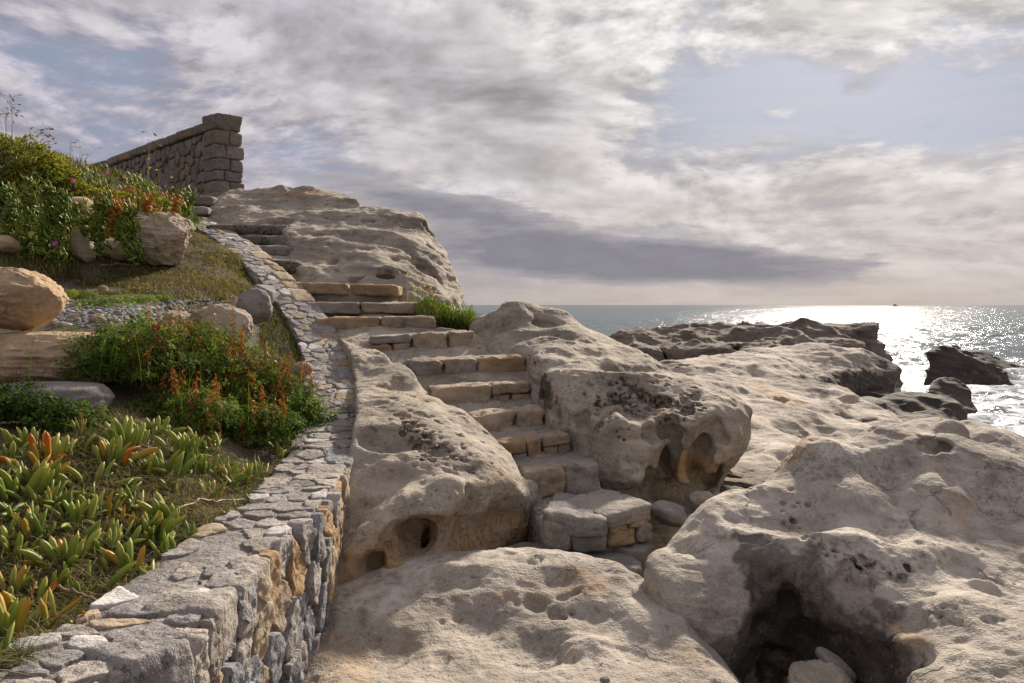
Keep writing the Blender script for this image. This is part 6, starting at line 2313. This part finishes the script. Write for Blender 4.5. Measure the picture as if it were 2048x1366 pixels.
def build_stalks():
    stalk('tallest oat grass stalk at the upper left edge', 24, 300, 188, 9.0, -10, .06, 22, 1)
    stalk('thin oat grass stalk leaning left at the left edge', 12, 300, 215, 9.1, -14, .05, 12, 2)
    stalk('arching oat grass stalk drooping to the right over the shrub', 60, 310, 252, 9.1, 34, .055, 22, 3)
    stalk('second arching stalk behind the yellow green shrub', 75, 320, 275, 9.3, 40, .05, 14, 4)
    stalk('straight grass stalk right of the yellow green shrub', 140, 340, 276, 9.8, 4, .05, 8, 5)
    stalk('bent grass stalk in front of the parapet wall end', 160, 345, 300, 10.2, 30, .05, 8, 6)
    stalk('tall dry flower stalk in front of the parapet wall', 296, 385, 268, 10.4, 6, .07, 16, 7, 'flower stalk', 'flower_stalk', .55)
    stalk('shorter flower stalk right of the tall dry one', 318, 390, 330, 10.6, 34, .06, 10, 8, 'flower stalk', 'flower_stalk', .6)
    root = empty('flower_plant')
    tag(root, 'loose plant with small yellow flowers before the parapet pillar', 'flowers')
    rng = np.random.default_rng(3)
    n = 60
    px = rng.uniform(285, 400, n)
    d = rng.uniform(10.2, 11.2, n)
    base = np.column_stack([(px - 1024) / FPX * d, d, np.zeros(n)])
    base[:, 2] = gz(base[:, 0], base[:, 1]) + .0
    h = rng.uniform(.15, .42, n)
    foliage('stems', blades(base, rng.uniform(0, 6.28, n), h, np.full(n, .006), rng.uniform(.1, .5, n), rng.uniform(.2, .5, n), 4), 'bush_leaf', root)['kind'] = 'stuff'
    cs = [(base[i] + np.array([0, 0, .1]), (.12, .12, .12), 60) for i in range(0, n, 4)]
    foliage('foliage', dome_leaves(cs, LAN_V, LAN_F, .06, .5, 5, .2), 'bush_leaf', root, False)['kind'] = 'stuff'
    for px, py in [(281, 350), (297, 318), (300, 336), (313, 340), (343, 355), (345, 375), (370, 378), (372, 385), (378, 372), (366, 387)]:
        flower(root, 'flower', at(px, py, 10.5), .017, .72, (0, -1, .6))


# ---- pebbles, twigs, boat
def build_small():
    import bmesh
    bm = bmesh.new()
    bmesh.ops.create_icosphere(bm, subdivisions=2, radius=1)
    V = np.array([v.co[:] for v in bm.verts], np.float32)
    F = np.array([[v.index for v in f.verts] for f in bm.faces])
    bm.free()
    P = np.concatenate([scatter(110, 520, 596, 650, 2600, lambda px, py, Q: py > 648 - 52 * (0.4 + .6 * NR.random(len(px)))), scatter(110, 330, 610, 655, 1200)])
    n = len(P)
    s = NR.lognormal(math.log(.0095), .5, n)
    m = frames(np.array([[0, 0, 1.0]]).repeat(n, 0) + NR.normal(0, .3, (n, 3)), NR.uniform(0, 6.28, n))
    tv = V * np.array([1.3, 1.0, .6])
    leaf_mat('pebble', [(0, (.07, .07, .075)), (.4, (.19, .19, .20)), (.75, (.34, .33, .31)), (.9, (.42, .34, .25)), (1, (.55, .54, .52))], 0.0, .8, .3)
    o = foliage('gravel', inst(tv, F, P + np.array([0, 0, .004]), m, s, NR.random(n)), 'pebble')
    tag(o, 'grey pebble gravel on the ledge between the boulders and the wall', 'gravel', kind='stuff')
    P2 = scatter(60, 640, 900, 1330, 500)
    n = len(P2)
    o = foliage('leaf_litter', blades(P2, NR.uniform(0, 6.28, n), NR.uniform(.02, .06, n), NR.uniform(.006, .015, n), NR.uniform(1.5, 3, n), NR.uniform(0, .5, n), 2, .5), 'dry_stalk')
    tag(o, 'brown dead leaves and stems under the grass by the near wall', 'leaf litter', kind='stuff')

    def tube(name, pts, r, mat, label, cat):
        pts = np.array(pts)
        k = 6
        Vs, Fs = [], []
        for i, p in enumerate(pts):
            t = pts[min(i + 1, len(pts) - 1)] - pts[max(i - 1, 0)]
            t /= np.linalg.norm(t)
            a = np.cross(t, [0, 0, 1.0])
            a /= np.linalg.norm(a) + 1e-9
            b = np.cross(t, a)
            rr = r * (1 - .5 * i / len(pts)) * (1 + .25 * math.sin(i * 2.3))
            for j in range(k):
                an = 2 * math.pi * j / k
                Vs.append(p + rr * (a * math.cos(an) + b * math.sin(an)))
        for i in range(len(pts) - 1):
            for j in range(k):
                Fs.append((i * k + j, i * k + (j + 1) % k, (i + 1) * k + (j + 1) % k, (i + 1) * k + j))
        me = np_mesh(name, np.array(Vs), np.array(Fs), True, {'tint': np.full(len(Vs), .75)})
        o = link(name, me, MAT[mat])
        tag(o, label, cat)

    def lay(pxs, up):
        out = []
        for i, (px, py) in enumerate(pxs):
            g = ground_px(px, py)
            out.append(g + np.array([0, 0, up + .01 * math.sin(i * 1.9)]))
        P = np.array(out)
        t = np.linspace(0, len(P) - 1, 14)
        Q = np.stack([np.interp(t, np.arange(len(P)), P[:, k]) for k in range(3)], 1)
        Q += NR.normal(0, .004, Q.shape)
        return Q
    tube('dead_twig', lay([(360, 1035), (400, 1022), (440, 1018), (488, 1012)], .04), .008, 'dry_stalk', 'pale dead twig lying across the grass to the wall top', 'twig')
    tube('dead_twig', lay([(0, 872), (40, 872), (85, 878)], .06), .007, 'dry_stalk', 'grey dead branch at the left edge under the dark leaves', 'twig')
    tube('dead_twig', lay([(110, 1205), (150, 1222), (200, 1235)], .05), .007, 'dry_stalk', 'thin brown twig lying at the bottom left by the wall stones', 'twig')
    tube('dead_twig', lay([(200, 538), (240, 536), (270, 537)], .03), .010, 'dry_stalk', 'short dark stick on the dry grass before the grooved boulder', 'twig')

    # boat far out
    m_, t, bs, out = new_mat('boat_paint')
    n_ = t.noise(t.node('ShaderNodeNewGeometry').outputs['Position'], .6, 2.0)
    t.l.new(t.ramp(n_, [(.4, (.05, .055, .065)), (.6, (.09, .095, .105))]), bs.inputs['Base Color'])
    d = 2900.0
    root = empty('boat', ((1790 - 1024) / FPX * d, d, 0))
    tag(root, 'tiny distant motor boat on the horizon at right', 'boat')
    secs = []
    for x, hw, zt in ((-9, 2.2, 2.0), (-4, 2.6, 2.0), (3, 2.5, 2.3), (8, 1.5, 2.9), (11, .1, 3.4)):
        secs.append([(x, -hw, zt), (x, -hw * .6, -.6), (x, hw * .6, -.6), (x, hw, zt)])
    V = np.array(secs, float).reshape(-1, 3)
    F = []
    for i in range(4):
        for j in range(4):
            F.append((i * 4 + j, i * 4 + (j + 1) % 4, (i + 1) * 4 + (j + 1) % 4, (i + 1) * 4 + j))
    F.append((0, 1, 2, 3))
    link('hull', fix_normals(np_mesh('hull', V, np.array(F), False)), m_, root)
    for nm, c, h in (('cabin', (-1, 0, 3.6), (4.0, 1.8, 1.6)), ('wheelhouse', (-.5, 0, 5.8), (2.0, 1.4, .9)), ('mast', (-1.5, 0, 8.0), (.15, .15, 1.6))):
        V, F = rbox(h, 4, 9, .0, 1, 3, skew=.05)
        link(nm, np_mesh(nm, V + np.array(c), F), m_, root)


build_grass()
build_ice_plants()
build_creepers()
build_hill_plants()
build_bushes()
build_stalks()
build_small()
